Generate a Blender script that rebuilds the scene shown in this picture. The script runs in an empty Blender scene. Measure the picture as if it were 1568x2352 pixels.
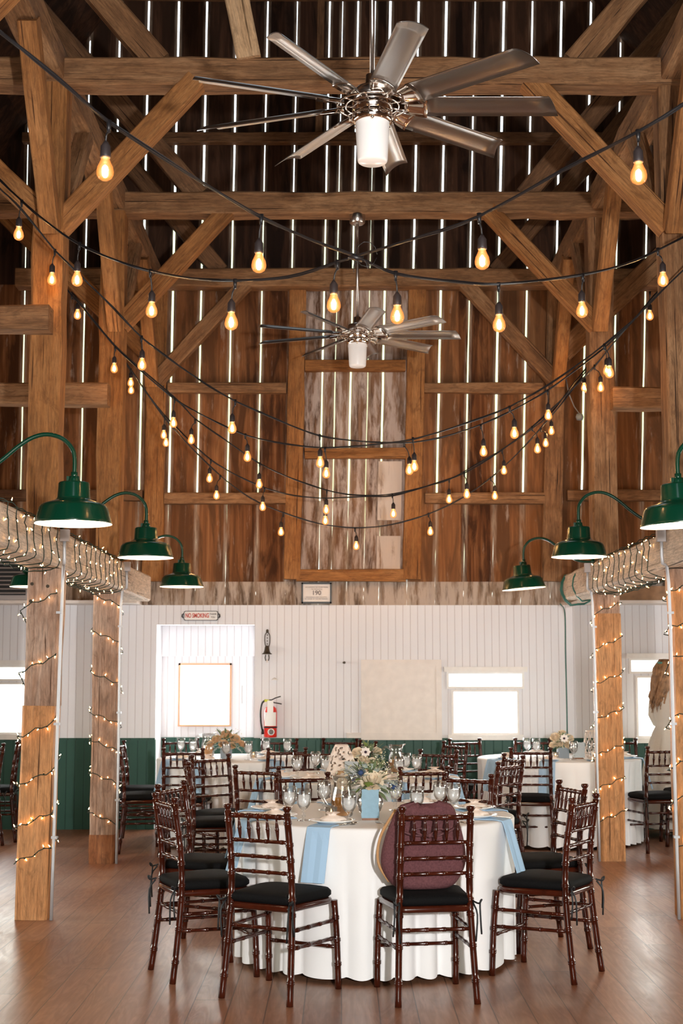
import bpy, bmesh, math, random
from mathutils import Vector, Matrix, Euler
R = random.Random(7)
PI = math.pi
sc = bpy.context.scene
COL = sc.collection

# ------------------------------------------------------------------ camera
cam_d = bpy.data.cameras.new('camera'); cam = bpy.data.objects.new('camera', cam_d); COL.objects.link(cam)
cam_d.sensor_fit = 'VERTICAL'; cam_d.sensor_height = 36.0; cam_d.sensor_width = 24.0
cam_d.lens = 50.0; cam_d.clip_start = 0.1; cam_d.clip_end = 200
cam.location = (0, 0, 1.52)
cam_d.dof.use_dof = True; cam_d.dof.focus_distance = 7.6; cam_d.dof.aperture_fstop = 5.6
cam.rotation_euler = (PI/2 + math.atan(372/3267), 0, 0)
sc.camera = cam

# ------------------------------------------------------------------ view, world, lights
sc.view_settings.view_transform = 'Standard'; sc.view_settings.look = 'None'
sc.view_settings.gamma = 1; sc.view_settings.use_curve_mapping = False
sc.view_settings.exposure = 0.18
W = bpy.data.worlds.new('world'); sc.world = W; W.use_nodes = True
wn = W.node_tree.nodes; wl = W.node_tree.links; wn.clear()
wo = wn.new('ShaderNodeOutputWorld'); wb = wn.new('ShaderNodeBackground')
tc = wn.new('ShaderNodeTexCoord'); sp = wn.new('ShaderNodeSeparateXYZ')
cr = wn.new('ShaderNodeValToRGB'); nz = wn.new('ShaderNodeTexNoise'); mm = wn.new('ShaderNodeMath'); mm.operation = 'MULTIPLY_ADD'
nz.inputs['Scale'].default_value = 14; nz.inputs['Detail'].default_value = 4
mm.inputs[1].default_value = 0.22; mm.inputs[2].default_value = -0.11
ma = wn.new('ShaderNodeMath'); ma.operation = 'ADD'
wl.new(tc.outputs['Generated'], sp.inputs[0]); wl.new(tc.outputs['Generated'], nz.inputs['Vector'])
wl.new(nz.outputs[0], mm.inputs[0]); wl.new(sp.outputs['Z'], ma.inputs[0]); wl.new(mm.outputs[0], ma.inputs[1])
wl.new(ma.outputs[0], cr.inputs[0])
els = cr.color_ramp.elements                      # pale field, tree line, pale blue sky
els[0].position = 0.0; els[0].color = (1, .97, .93, 1)
els[1].position = 0.07; els[1].color = (.95, .97, .85, 1)
for p, c in ((.13, (.62, .72, .34, 1)), (.27, (.72, .82, .5, 1)), (.33, (.85, .94, 1, 1)), (1, (.7, .87, 1, 1))):
    e = els.new(p); e.color = c
wl.new(cr.outputs[0], wb.inputs[0]); wb.inputs[1].default_value = 2.4
wl.new(wb.outputs[0], wo.inputs[0])

def light(name, kind, loc, energy, color, rot=(0, 0, 0), **kw):
    d = bpy.data.lights.new(name, kind); d.energy = energy; d.color = color
    for k, v in kw.items(): setattr(d, k, v)
    o = bpy.data.objects.new(name, d); o.location = loc; o.rotation_euler = rot; COL.objects.link(o); return o
# photographer's flash to the right of the camera
light('flash', 'SPOT', (0.85, -0.35, 1.75), 1550, (1, .975, .955), (math.radians(101), 0, math.radians(2)),
      spot_size=math.radians(100), spot_blend=0.6, shadow_soft_size=0.07)
# added fill light behind the camera, set in an unseen rear opening
light('rear_fill', 'AREA', (0, -3.0, 2.3), 110, (1, .97, .93), (PI/2, 0, 0), shape='RECTANGLE', size=5.0, size_y=3.6)
# daylight pouring in at the windows of the far wall
for i, (x, y, z, sx, sz, e) in enumerate([(-1.40, 14.753, 1.306, .49, .59, 26), (1.43, 14.55, 1.2, .62, .5, 45),
                                   (3.15, 14.55, 1.2, .6, .5, 40), (-3.4, 14.55, 1.2, .6, .5, 16)]):
    light('window_daylight', 'AREA', (x, y, z), e, (1, .985, .95), (-PI/2, 0, 0), shape='RECTANGLE', size=sx, size_y=sz)
# added fill light for the beams, outside made-up windows of both aisles
for s in (-1, 1):
    light('side_fill', 'AREA', (s*5.72, 9.5, 1.5), 170, (1, .96, .9), (0, s*PI/2, 0), shape='RECTANGLE', size=1.0, size_y=5.0)

# ------------------------------------------------------------------ materials
def newmat(name):
    m = bpy.data.materials.new(name); m.use_nodes = True
    nt = m.node_tree; b = nt.nodes['Principled BSDF']; return m, nt, b
def simple(name, col, rough=.5, metal=0., spec=.5, coat=0., emis=None, es=0, bump=0, bscale=60, var=0, trans=0, ior=1.45):
    m, nt, b = newmat(name)
    b.inputs['Base Color'].default_value = (*col, 1); b.inputs['Roughness'].default_value = rough
    b.inputs['Metallic'].default_value = metal; b.inputs['Specular IOR Level'].default_value = spec
    b.inputs['Coat Weight'].default_value = coat; b.inputs['Coat Roughness'].default_value = .12
    b.inputs['Transmission Weight'].default_value = trans; b.inputs['IOR'].default_value = ior
    if emis: b.inputs['Emission Color'].default_value = (*emis, 1); b.inputs['Emission Strength'].default_value = es
    if bump or var:
        t = nt.nodes.new('ShaderNodeTexCoord'); n = nt.nodes.new('ShaderNodeTexNoise'); n.inputs['Scale'].default_value = bscale; n.inputs['Detail'].default_value = 5
        nt.links.new(t.outputs['Object'], n.inputs['Vector'])
        if bump:
            bp = nt.nodes.new('ShaderNodeBump'); bp.inputs['Strength'].default_value = bump; bp.inputs['Distance'].default_value = .01
            nt.links.new(n.outputs[0], bp.inputs['Height']); nt.links.new(bp.outputs[0], b.inputs['Normal'])
        if var:
            r = nt.nodes.new('ShaderNodeValToRGB'); r.color_ramp.elements[0].position = .3; r.color_ramp.elements[1].position = .7
            r.color_ramp.elements[0].color = (*[c*(1-var) for c in col], 1); r.color_ramp.elements[1].color = (*[min(1, c*(1+var)) for c in col], 1)
            nt.links.new(n.outputs[0], r.inputs[0]); nt.links.new(r.outputs[0], b.inputs['Base Color'])
    return m
def ramp(nt, src, stops):
    r = nt.nodes.new('ShaderNodeValToRGB'); e = r.color_ramp.elements
    e[0].position, e[0].color = stops[0][0], (*stops[0][1], 1); e[1].position, e[1].color = stops[-1][0], (*stops[-1][1], 1)
    for p, c in stops[1:-1]: x = e.new(p); x.color = (*c, 1)
    nt.links.new(src, r.inputs[0]); return r.outputs[0]
def mixc(nt, fac, a, b, mode='MIX'):
    m = nt.nodes.new('ShaderNodeMix'); m.data_type = 'RGBA'; m.blend_type = mode
    def s(i, v):
        if isinstance(v, tuple): m.inputs[i].default_value = (*v, 1)
        elif isinstance(v, float): m.inputs[i].default_value = v
        else: nt.links.new(v, m.inputs[i])
    s(0, fac); s(6, a); s(7, b); return m.outputs[2]
def noise(nt, vec, scale, detail=4, rough=.55, dist=0):
    n = nt.nodes.new('ShaderNodeTexNoise'); n.inputs['Scale'].default_value = scale; n.inputs['Detail'].default_value = detail
    n.inputs['Roughness'].default_value = rough; n.inputs['Distortion'].default_value = dist
    nt.links.new(vec, n.inputs['Vector']); return n.outputs[0]
def mapv(nt, vec, scale=(1, 1, 1), loc=None):
    m = nt.nodes.new('ShaderNodeMapping'); m.inputs['Scale'].default_value = scale
    nt.links.new(vec, m.inputs['Vector'])
    if loc is not None: nt.links.new(loc, m.inputs['Location'])
    return m.outputs[0]
def objvec(nt, rnd=True):
    t = nt.nodes.new('ShaderNodeTexCoord'); v = t.outputs['Object']
    if rnd:
        o = nt.nodes.new('ShaderNodeObjectInfo'); c = nt.nodes.new('ShaderNodeCombineXYZ'); k = nt.nodes.new('ShaderNodeMath'); k.operation = 'MULTIPLY'; k.inputs[1].default_value = 37.
        nt.links.new(o.outputs['Random'], k.inputs[0])
        for i in range(3): nt.links.new(k.outputs[0], c.inputs[i])
        a = nt.nodes.new('ShaderNodeVectorMath'); nt.links.new(v, a.inputs[0]); nt.links.new(c.outputs[0], a.inputs[1]); v = a.outputs[0]
    return v
def setbump(nt, b, h, st=.5, dist=.01):
    bp = nt.nodes.new('ShaderNodeBump'); bp.inputs['Strength'].default_value = st; bp.inputs['Distance'].default_value = dist
    nt.links.new(h, bp.inputs['Height']); nt.links.new(bp.outputs[0], b.inputs['Normal'])

def timber_mat(name, dark, mid, pale, rough=.75, stain=.5):
    """hewn timber: grain along the piece's own Z axis, blotches, checks and pale wear"""
    m, nt, b = newmat(name); v = objvec(nt)
    g = noise(nt, mapv(nt, v, (26, 26, 1.3)), 1, 5, .6, .4)
    bl = noise(nt, mapv(nt, v, (3.2, 3.2, 1.5)), 1, 5, .6)
    c = ramp(nt, g, [(.28, dark), (.5, mid), (.74, pale)])
    c2 = ramp(nt, bl, [(.36, tuple(x*(1-stain) for x in mid)), (.5, mid), (.66, pale)])
    c = mixc(nt, .5, c, c2)
    fine = noise(nt, mapv(nt, v, (95, 95, 9)), 1, 6, .75)
    c = mixc(nt, 1.0, c, ramp(nt, fine, [(.3, (.55,)*3), (.5, (.95,)*3), (.7, (1.35,)*3)]), 'MULTIPLY')
    pt = noise(nt, mapv(nt, v, (14, 14, 5)), 1, 6, .7, .8)
    c = mixc(nt, ramp(nt, pt, [(.52, (0,)*3), (.64, (.55,)*3)]), c, tuple(x*.42 for x in mid))
    ck = noise(nt, mapv(nt, v, (60, 60, .9)), 1, 2, .5, .3)
    ckf = ramp(nt, ck, [(.30, (1, 1, 1)), (.36, (0, 0, 0))])
    c = mixc(nt, ckf, c, tuple(x*.35 for x in dark))
    nt.links.new(c, b.inputs['Base Color']); b.inputs['Roughness'].default_value = rough; b.inputs['Specular IOR Level'].default_value = .25
    setbump(nt, b, mixc(nt, .5, g, bl), .7, .012)
    return m
M = {}
M['hewn'] = timber_mat('hewn_timber', (.12, .052, .02), (.27, .135, .06), (.42, .245, .125))
M['hewn_orange'] = timber_mat('orange_timber', (.17, .06, .016), (.34, .145, .045), (.44, .22, .085))
M['hewn_dark'] = timber_mat('dark_timber', (.07, .03, .014), (.17, .085, .04), (.26, .14, .07))
M['new_oak'] = timber_mat('newer_oak', (.35, .14, .045), (.53, .25, .10), (.61, .33, .15), .6, .2)
M['pale_strut'] = timber_mat('pale_orange_timber', (.40, .23, .11), (.58, .37, .2), (.68, .48, .3), .75, .2)
M['grey_post'] = timber_mat('grey_brown_timber', (.19, .09, .05), (.36, .22, .15), (.5, .38, .3), .8, .35)
M['red_splice'] = timber_mat('red_brown_splice', (.13, .04, .015), (.26, .09, .03), (.36, .15, .06), .6, .4)
M['pale_beam'] = timber_mat('pale_beam', (.45, .33, .23), (.61, .48, .365), (.7, .58, .46), .75, .15)

def board_mat(name, cols, white=None, wlo=.55, pitch=.3, rough=.8, edge=1.):
    """vertical boards: tone changes from board to board, dark streaks, knots, whitewash left in patches"""
    m, nt, b = newmat(name); v = objvec(nt, False)
    sx = nt.nodes.new('ShaderNodeSeparateXYZ'); nt.links.new(v, sx.inputs[0])
    d = nt.nodes.new('ShaderNodeMath'); d.operation = 'DIVIDE'; d.inputs[1].default_value = pitch; nt.links.new(sx.outputs['X'], d.inputs[0])
    fl = nt.nodes.new('ShaderNodeMath'); fl.operation = 'FLOOR'; nt.links.new(d.outputs[0], fl.inputs[0])
    wnz = nt.nodes.new('ShaderNodeTexWhiteNoise'); wnz.noise_dimensions = '1D'; nt.links.new(fl.outputs[0], wnz.inputs['W'])
    g = noise(nt, mapv(nt, v, (24, 24, 1.0)), 1, 6, .65, .5)
    bl = noise(nt, mapv(nt, v, (7, 7, 1.1)), 1, 5, .6, .6)
    c = ramp(nt, g, [(.30, cols[0]), (.5, cols[1]), (.72, cols[2])])
    c = mixc(nt, ramp(nt, bl, [(.43, (.92,)*3), (.54, (0,)*3)]), c, tuple(x*.45 for x in cols[0]))
    c = mixc(nt, .35, c, mixc(nt, wnz.outputs[0], tuple(x*.8 for x in cols[0]), cols[2]))
    if white:
        w = noise(nt, mapv(nt, v, (11, 11, 1.6)), 1, 8, .7, .3)
        c = mixc(nt, ramp(nt, w, [(wlo-.05, (0,)*3), (wlo+.07, (.85,)*3)]), c, white)
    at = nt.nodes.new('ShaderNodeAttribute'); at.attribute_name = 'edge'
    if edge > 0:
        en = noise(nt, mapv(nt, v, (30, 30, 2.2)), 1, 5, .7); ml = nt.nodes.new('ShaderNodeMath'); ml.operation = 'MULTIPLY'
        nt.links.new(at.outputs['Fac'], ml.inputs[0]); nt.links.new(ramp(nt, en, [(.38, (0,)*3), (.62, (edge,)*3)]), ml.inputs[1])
        c = mixc(nt, ml.outputs[0], c, (.5, .40, .31))  # pale board edges: light spilling through the gaps painted in with paint remnants
    nt.links.new(c, b.inputs['Base Color']); b.inputs['Roughness'].default_value = rough; b.inputs['Specular IOR Level'].default_value = .2
    setbump(nt, b, g, .6, .008)
    return m
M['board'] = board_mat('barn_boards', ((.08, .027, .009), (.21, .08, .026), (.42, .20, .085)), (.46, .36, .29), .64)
M['board_high_shaded'] = board_mat('shaded_upper_boards', ((.022, .009, .005), (.055, .023, .012), (.115, .055, .03)))  # darkened board colours: fall-off of light up the wall put into them
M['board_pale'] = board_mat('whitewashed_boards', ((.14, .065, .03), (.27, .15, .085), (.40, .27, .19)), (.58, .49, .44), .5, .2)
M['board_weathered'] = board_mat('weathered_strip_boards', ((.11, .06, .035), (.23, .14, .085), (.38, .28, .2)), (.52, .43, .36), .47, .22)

def tg_mat(name, base, line, pitch=.074, rough=.55, var=.06):
    """tongue and groove boarding: thin vertical joints"""
    m, nt, b = newmat(name); v = objvec(nt, False)
    sx = nt.nodes.new('ShaderNodeSeparateXYZ'); nt.links.new(v, sx.inputs[0])
    ad = nt.nodes.new('ShaderNodeMath'); ad.operation = 'ADD'; nt.links.new(sx.outputs['X'], ad.inputs[0]); nt.links.new(sx.outputs['Y'], ad.inputs[1])
    d = nt.nodes.new('ShaderNodeMath'); d.operation = 'DIVIDE'; d.inputs[1].default_value = pitch; nt.links.new(ad.outputs[0], d.inputs[0])
    f = nt.nodes.new('ShaderNodeMath'); f.operation = 'FRACT'; nt.links.new(d.outputs[0], f.inputs[0])
    lf = ramp(nt, f.outputs[0], [(0, (1,)*3), (.05, (.2,)*3), (.08, (0,)*3), (.94, (0,)*3), (1, (1,)*3)])
    n = noise(nt, mapv(nt, v, (3, 3, .8)), 1, 5, .6)
    c = mixc(nt, n, tuple(x*(1-var) for x in base), base)
    c = mixc(nt, lf, c, line)
    nt.links.new(c, b.inputs['Base Color']); b.inputs['Roughness'].default_value = rough; b.inputs['Specular IOR Level'].default_value = .3
    inv = nt.nodes.new('ShaderNodeInvert'); nt.links.new(lf, inv.inputs['Color']); setbump(nt, b, inv.outputs[0], .5, .006)
    return m
M['tg_white'] = tg_mat('white_tongue_and_groove', (.81, .815, .85), (.57, .53, .54))
M['tg_green'] = tg_mat('green_wainscot', (.03, .10, .075), (.012, .045, .035), .088, .45, .3)
M['white_paint'] = simple('white_paint', (.82, .8, .77), .5, bump=.1, bscale=20, var=.03)
M['cream_board'] = simple('cream_painted_board', (.79, .735, .69), .5, bump=.15, bscale=12, var=.05)
M['bare_edge'] = simple('bare_orange_wood_edge', (.62, .36, .22), .6)
M['grey_bar'] = simple('grey_bar', (.5, .5, .51), .5)

def floor_mat():
    m, nt, b = newmat('plank_floor'); t = nt.nodes.new('ShaderNodeTexCoord'); v = t.outputs['Object']
    sx = nt.nodes.new('ShaderNodeSeparateXYZ'); nt.links.new(v, sx.inputs[0])
    def mth(op, a, bb, c=None):
        k = nt.nodes.new('ShaderNodeMath'); k.operation = op
        for i, q in enumerate((a, bb, c)):
            if q is None: continue
            if isinstance(q, (int, float)): k.inputs[i].default_value = q
            else: nt.links.new(q, k.inputs[i])
        return k.outputs[0]
    P = .172
    xd = mth('DIVIDE', sx.outputs['X'], P); fx = mth('FRACT', xd, None); ix = mth('FLOOR', xd, None)
    w1 = nt.nodes.new('ShaderNodeTexWhiteNoise'); w1.noise_dimensions = '1D'; nt.links.new(ix, w1.inputs['W'])
    yo = mth('MULTIPLY_ADD', w1.outputs[0], 3.1, sx.outputs['Y'])
    yd = mth('DIVIDE', yo, 2.6); fy = mth('FRACT', yd, None); iy = mth('FLOOR', yd, None)
    # one long cross joint in front of the tables
    seam = mth('ABSOLUTE', mth('SUBTRACT', sx.outputs['Y'], 6.42), None)
    seamf = mth('LESS_THAN', seam, .0035)
    idn = mth('MULTIPLY_ADD', iy, 17.3, ix)
    w2 = nt.nodes.new('ShaderNodeTexWhiteNoise'); w2.noise_dimensions = '1D'; nt.links.new(idn, w2.inputs['W'])
    cmb = nt.nodes.new('ShaderNodeCombineXYZ'); nt.links.new(idn, cmb.inputs[2])
    va = nt.nodes.new('ShaderNodeVectorMath'); nt.links.new(v, va.inputs[0]); nt.links.new(cmb.outputs[0], va.inputs[1])
    g = noise(nt, mapv(nt, va.outputs[0], (7, .9, 1)), 1, 3, .5, 1.4)
    wv = nt.nodes.new('ShaderNodeMath'); wv.operation = 'SINE'; nt.links.new(mth('MULTIPLY', g, 46.), wv.inputs[0])
    gr = noise(nt, mapv(nt, va.outputs[0], (60, 3, 1)), 1, 4, .6)
    base = ramp(nt, gr, [(.3, (.15, .046, .017)), (.5, (.24, .083, .033)), (.72, (.35, .145, .068))])
    c = mixc(nt, mth('MULTIPLY_ADD', wv.outputs[0], .2, .2), base, (.115, .045, .025))
    c = mixc(nt, .35, c, mixc(nt, w2.outputs[0], (.17, .062, .03), (.42, .20, .11)))
    wear = noise(nt, mapv(nt, v, (.9, .9, 1)), 1, 6, .62)
    c = mixc(nt, ramp(nt, wear, [(.46, (0,)*3), (.68, (.45,)*3)]), c, (.46, .29, .20))
    ex = mth('MINIMUM', fx, mth('SUBTRACT', 1, fx)); ey = mth('MINIMUM', fy, mth('SUBTRACT', 1, fy))
    jf = mth('MAXIMUM', mth('MAXIMUM', mth('LESS_THAN', ex, .015), mth('LESS_THAN', ey, .0016)), seamf)
    c = mixc(nt, mth('MULTIPLY', jf, .8), c, (.05, .02, .012))
    nt.links.new(c, b.inputs['Base Color'])
    rr = mth('MULTIPLY_ADD', wear, .22, .235); rr = mth('MULTIPLY_ADD', wv.outputs[0], .02, rr)
    nt.links.new(rr, b.inputs['Roughness']); b.inputs['Specular IOR Level'].default_value = .55
    h = mth('SUBTRACT', 1, jf)
    h = mth('MULTIPLY_ADD', noise(nt, mapv(nt, v, (1.6, 1.2, 1)), 1, 0, .4), .5, h)
    setbump(nt, b, h, .10, .003)
    return m
M['floor'] = floor_mat()

M['mahogany'] = simple('mahogany_lacquer', (.044, .0072, .0028), .2, spec=.4, coat=.3, var=.35, bscale=14)
M['cushion'] = simple('black_cushion', (.004, .004, .0045), .8, spec=.15, bump=.3, bscale=300)
M['ribbon'] = simple('black_ribbon', (.008, .01, .012), .5)
M['cloth'] = simple('white_linen', (.84, .835, .84), .85, spec=.2, bump=.06, bscale=400)
M['blue_napkin'] = simple('dusty_blue_linen', (.36, .53, .72), .8, spec=.2, bump=.08, bscale=400)
M['china'] = simple('white_china', (.85, .85, .84), .15, coat=.3)
M['silver'] = simple('brushed_nickel', (.62, .58, .54), .28, metal=1)
M['blade_metal'] = simple('satin_nickel_blade', (.36, .34, .32), .34, metal=1, bump=.05, bscale=200)
M['chrome'] = simple('polished_nickel', (.8, .74, .68), .12, metal=1)
M['steel_flat'] = simple('cutlery_steel', (.7, .6, .5), .18, metal=1)
M['frosted'] = simple('frosted_white_glass', (.86, .85, .84), .35, coat=.2, emis=(1, .97, .95), es=.05)
M['green_enamel'] = simple('green_enamel', (.002, .04, .02), .22, coat=.4)
M['lamp_inside'] = simple('white_enamel_inside', (.86, .82, .76), .35)
M['cable_black'] = simple('black_cable', (.012, .011, .012), .38)
M['socket_black'] = simple('black_socket', (.03, .022, .022), .5)
M['green_wire'] = simple('dark_green_wire', (.012, .028, .017), .5)
M['conduit'] = simple('galvanised_conduit', (.55, .57, .6), .45, metal=.4)
M['box_grey'] = simple('grey_junction_box', (.45, .42, .42), .5)
M['black'] = simple('black_paint', (.01, .01, .01), .4)
M['iron'] = simple('antique_iron', (.06, .045, .03), .45, metal=.5)
M['red'] = simple('red_paint', (.75, .025, .012), .3, coat=.3)
M['label_white'] = simple('white_label', (.85, .84, .82), .5)
M['yellow'] = simple('yellow_plastic', (.7, .75, .08), .5)
M['sign_red'] = simple('red_lettering', (.6, .07, .04), .5)
M['sign_grey'] = simple('grey_lettering', (.2, .17, .16), .6)
M['suede'] = simple('mauve_suede', (.125, .05, .055), .85, spec=.15, bump=.35, bscale=120, var=.22)
M['suede_dark'] = simple('mauve_strap', (.1, .035, .04), .7)
M['tan'] = simple('tan_leather_edge', (.45, .24, .1), .6)
M['card_blue'] = simple('torn_blue_grey_paper', (.26, .41, .52), .85, bump=.3, bscale=40, var=.06)
M['card_grey'] = simple('grey_card', (.42, .46, .48), .8, var=.05)
M['walnut'] = simple('walnut_block', (.2, .08, .035), .5, var=.2, bscale=30)
M['rose_cream'] = simple('cream_petals', (.85, .72, .55), .7)
M['rose_peach'] = simple('peach_petals', (.74, .5, .3), .7)
M['anemone_c'] = simple('dark_flower_centre', (.03, .01, .03), .6)
M['petal_white'] = simple('white_petals', (.85, .78, .74), .7)
M['leaf'] = simple('sage_leaf', (.15, .2, .1), .6, var=.3, bscale=9)
M['leaf_pale'] = simple('dusty_miller_leaf', (.4, .46, .42), .7, var=.15, bscale=20)
M['leaf_bright'] = simple('eucalyptus_leaf', (.16, .23, .05), .5, var=.2, bscale=20)
M['thistle'] = simple('blue_thistle', (.03, .06, .16), .7)
M['filler'] = simple('white_filler_blossom', (.62, .6, .42), .8)
M['vase_grey'] = simple('grey_blue_vase', (.24, .29, .34), .5)
M['lattice'] = simple('white_ceramic_lattice', (.8, .68, .6), .5, var=.05)
M['amber'] = simple('amber_drink', (.62, .28, .06), .12, spec=.6)
M['wax'] = simple('candle_wax', (.9, .6, .3), .6)
M['skin'] = simple('skin', (.55, .33, .24), .5)
M['hair'] = simple('light_brown_hair', (.28, .15, .07), .45, var=.5, bscale=25)
M['dress'] = simple('pale_grey_dress', (.60, .56, .50), .85, bump=.25, bscale=60)
M['teal_cloth'] = simple('teal_clip', (.1, .3, .25), .5)
M['hose_green'] = simple('green_hose', (.02, .13, .1), .4)
M['box_wood'] = simple('wooden_crate', (.3, .17, .09), .6, var=.3, bscale=10)
M['items'] = simple('blue_bottle', (.05, .2, .32), .3)
M['clear_item'] = simple('pale_bottle', (.5, .5, .45), .3)

def glassy(name, tint, alpha=.25, rough=.02, fac=.5):
    """thin clear glass: mostly see-through with bright reflections that grow towards the rim"""
    m = bpy.data.materials.new(name); m.use_nodes = True; nt = m.node_tree; nt.nodes.clear()
    o = nt.nodes.new('ShaderNodeOutputMaterial'); t = nt.nodes.new('ShaderNodeBsdfTransparent'); t.inputs[0].default_value = (*tint, 1)
    g = nt.nodes.new('ShaderNodeBsdfGlossy'); g.inputs['Roughness'].default_value = rough; g.inputs[0].default_value = (1, 1, 1, 1)
    l = nt.nodes.new('ShaderNodeLayerWeight'); l.inputs[0].default_value = fac
    mp = nt.nodes.new('ShaderNodeMath'); mp.operation = 'MULTIPLY_ADD'; mp.inputs[1].default_value = .75; mp.inputs[2].default_value = alpha*.25
    nt.links.new(l.outputs['Fresnel'], mp.inputs[0]); mx = nt.nodes.new('ShaderNodeMixShader')
    nt.links.new(mp.outputs[0], mx.inputs[0]); nt.links.new(t.outputs[0], mx.inputs[1]); nt.links.new(g.outputs[0], mx.inputs[2]); nt.links.new(mx.outputs[0], o.inputs[0])
    return m
M['glass'] = glassy('clear_glass', (.97, .975, .975), .35, .03, .22)
M['water'] = simple('sparkling_water', (.97, .97, .97), .12, trans=.5, ior=1.33)
M['pane'] = glassy('window_pane', (.97, .98, .98), .2, .02, .2)
def bulb_glass():
    m = bpy.data.materials.new('glowing_bulb_glass'); m.use_nodes = True; nt = m.node_tree; nt.nodes.clear()
    o = nt.nodes.new('ShaderNodeOutputMaterial'); t = nt.nodes.new('ShaderNodeBsdfTransparent'); t.inputs[0].default_value = (1, .85, .66, 1)
    e = nt.nodes.new('ShaderNodeEmission'); l = nt.nodes.new('ShaderNodeLayerWeight'); l.inputs[0].default_value = .5
    c = ramp(nt, l.outputs['Facing'], [(0, (1, .66, .30)), (.3, (1, .42, .11)), (.8, (1, .27, .05)), (1, (1, .4, .16))]); nt.links.new(c, e.inputs[0])
    e.inputs[1].default_value = 1.6
    f = ramp(nt, l.outputs['Facing'], [(0, (.75,)*3), (.5, (.42,)*3), (.85, (.5,)*3), (1, (.7,)*3)])
    a = nt.nodes.new('ShaderNodeMixShader'); nt.links.new(f, a.inputs[0]); nt.links.new(t.outputs[0], a.inputs[1]); nt.links.new(e.outputs[0], a.inputs[2])
    g = nt.nodes.new('ShaderNodeBsdfGlossy'); g.inputs['Roughness'].default_value = .03; ad = nt.nodes.new('ShaderNodeMixShader'); ad.inputs[0].default_value = .06
    nt.links.new(a.outputs[0], ad.inputs[1]); nt.links.new(g.outputs[0], ad.inputs[2]); nt.links.new(ad.outputs[0], o.inputs[0])
    return m
M['bulb_glass'] = bulb_glass()
def emit(name, col, st):
    m = bpy.data.materials.new(name); m.use_nodes = True; nt = m.node_tree; nt.nodes.clear()
    o = nt.nodes.new('ShaderNodeOutputMaterial'); e = nt.nodes.new('ShaderNodeEmission'); e.inputs[0].default_value = (*col, 1); e.inputs[1].default_value = st
    nt.links.new(e.outputs[0], o.inputs[0]); return m
M['filament'] = emit('glowing_filament', (1, .60, .27), 1050)
M['fairy'] = emit('glowing_fairy_bulb', (1, .56, .22), 34)
M['lamp_glow'] = emit('lit_lamp_bulb', (1, .74, .48), 260)
M['tea_flame'] = emit('candle_flame', (1, .55, .2), 30)

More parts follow.
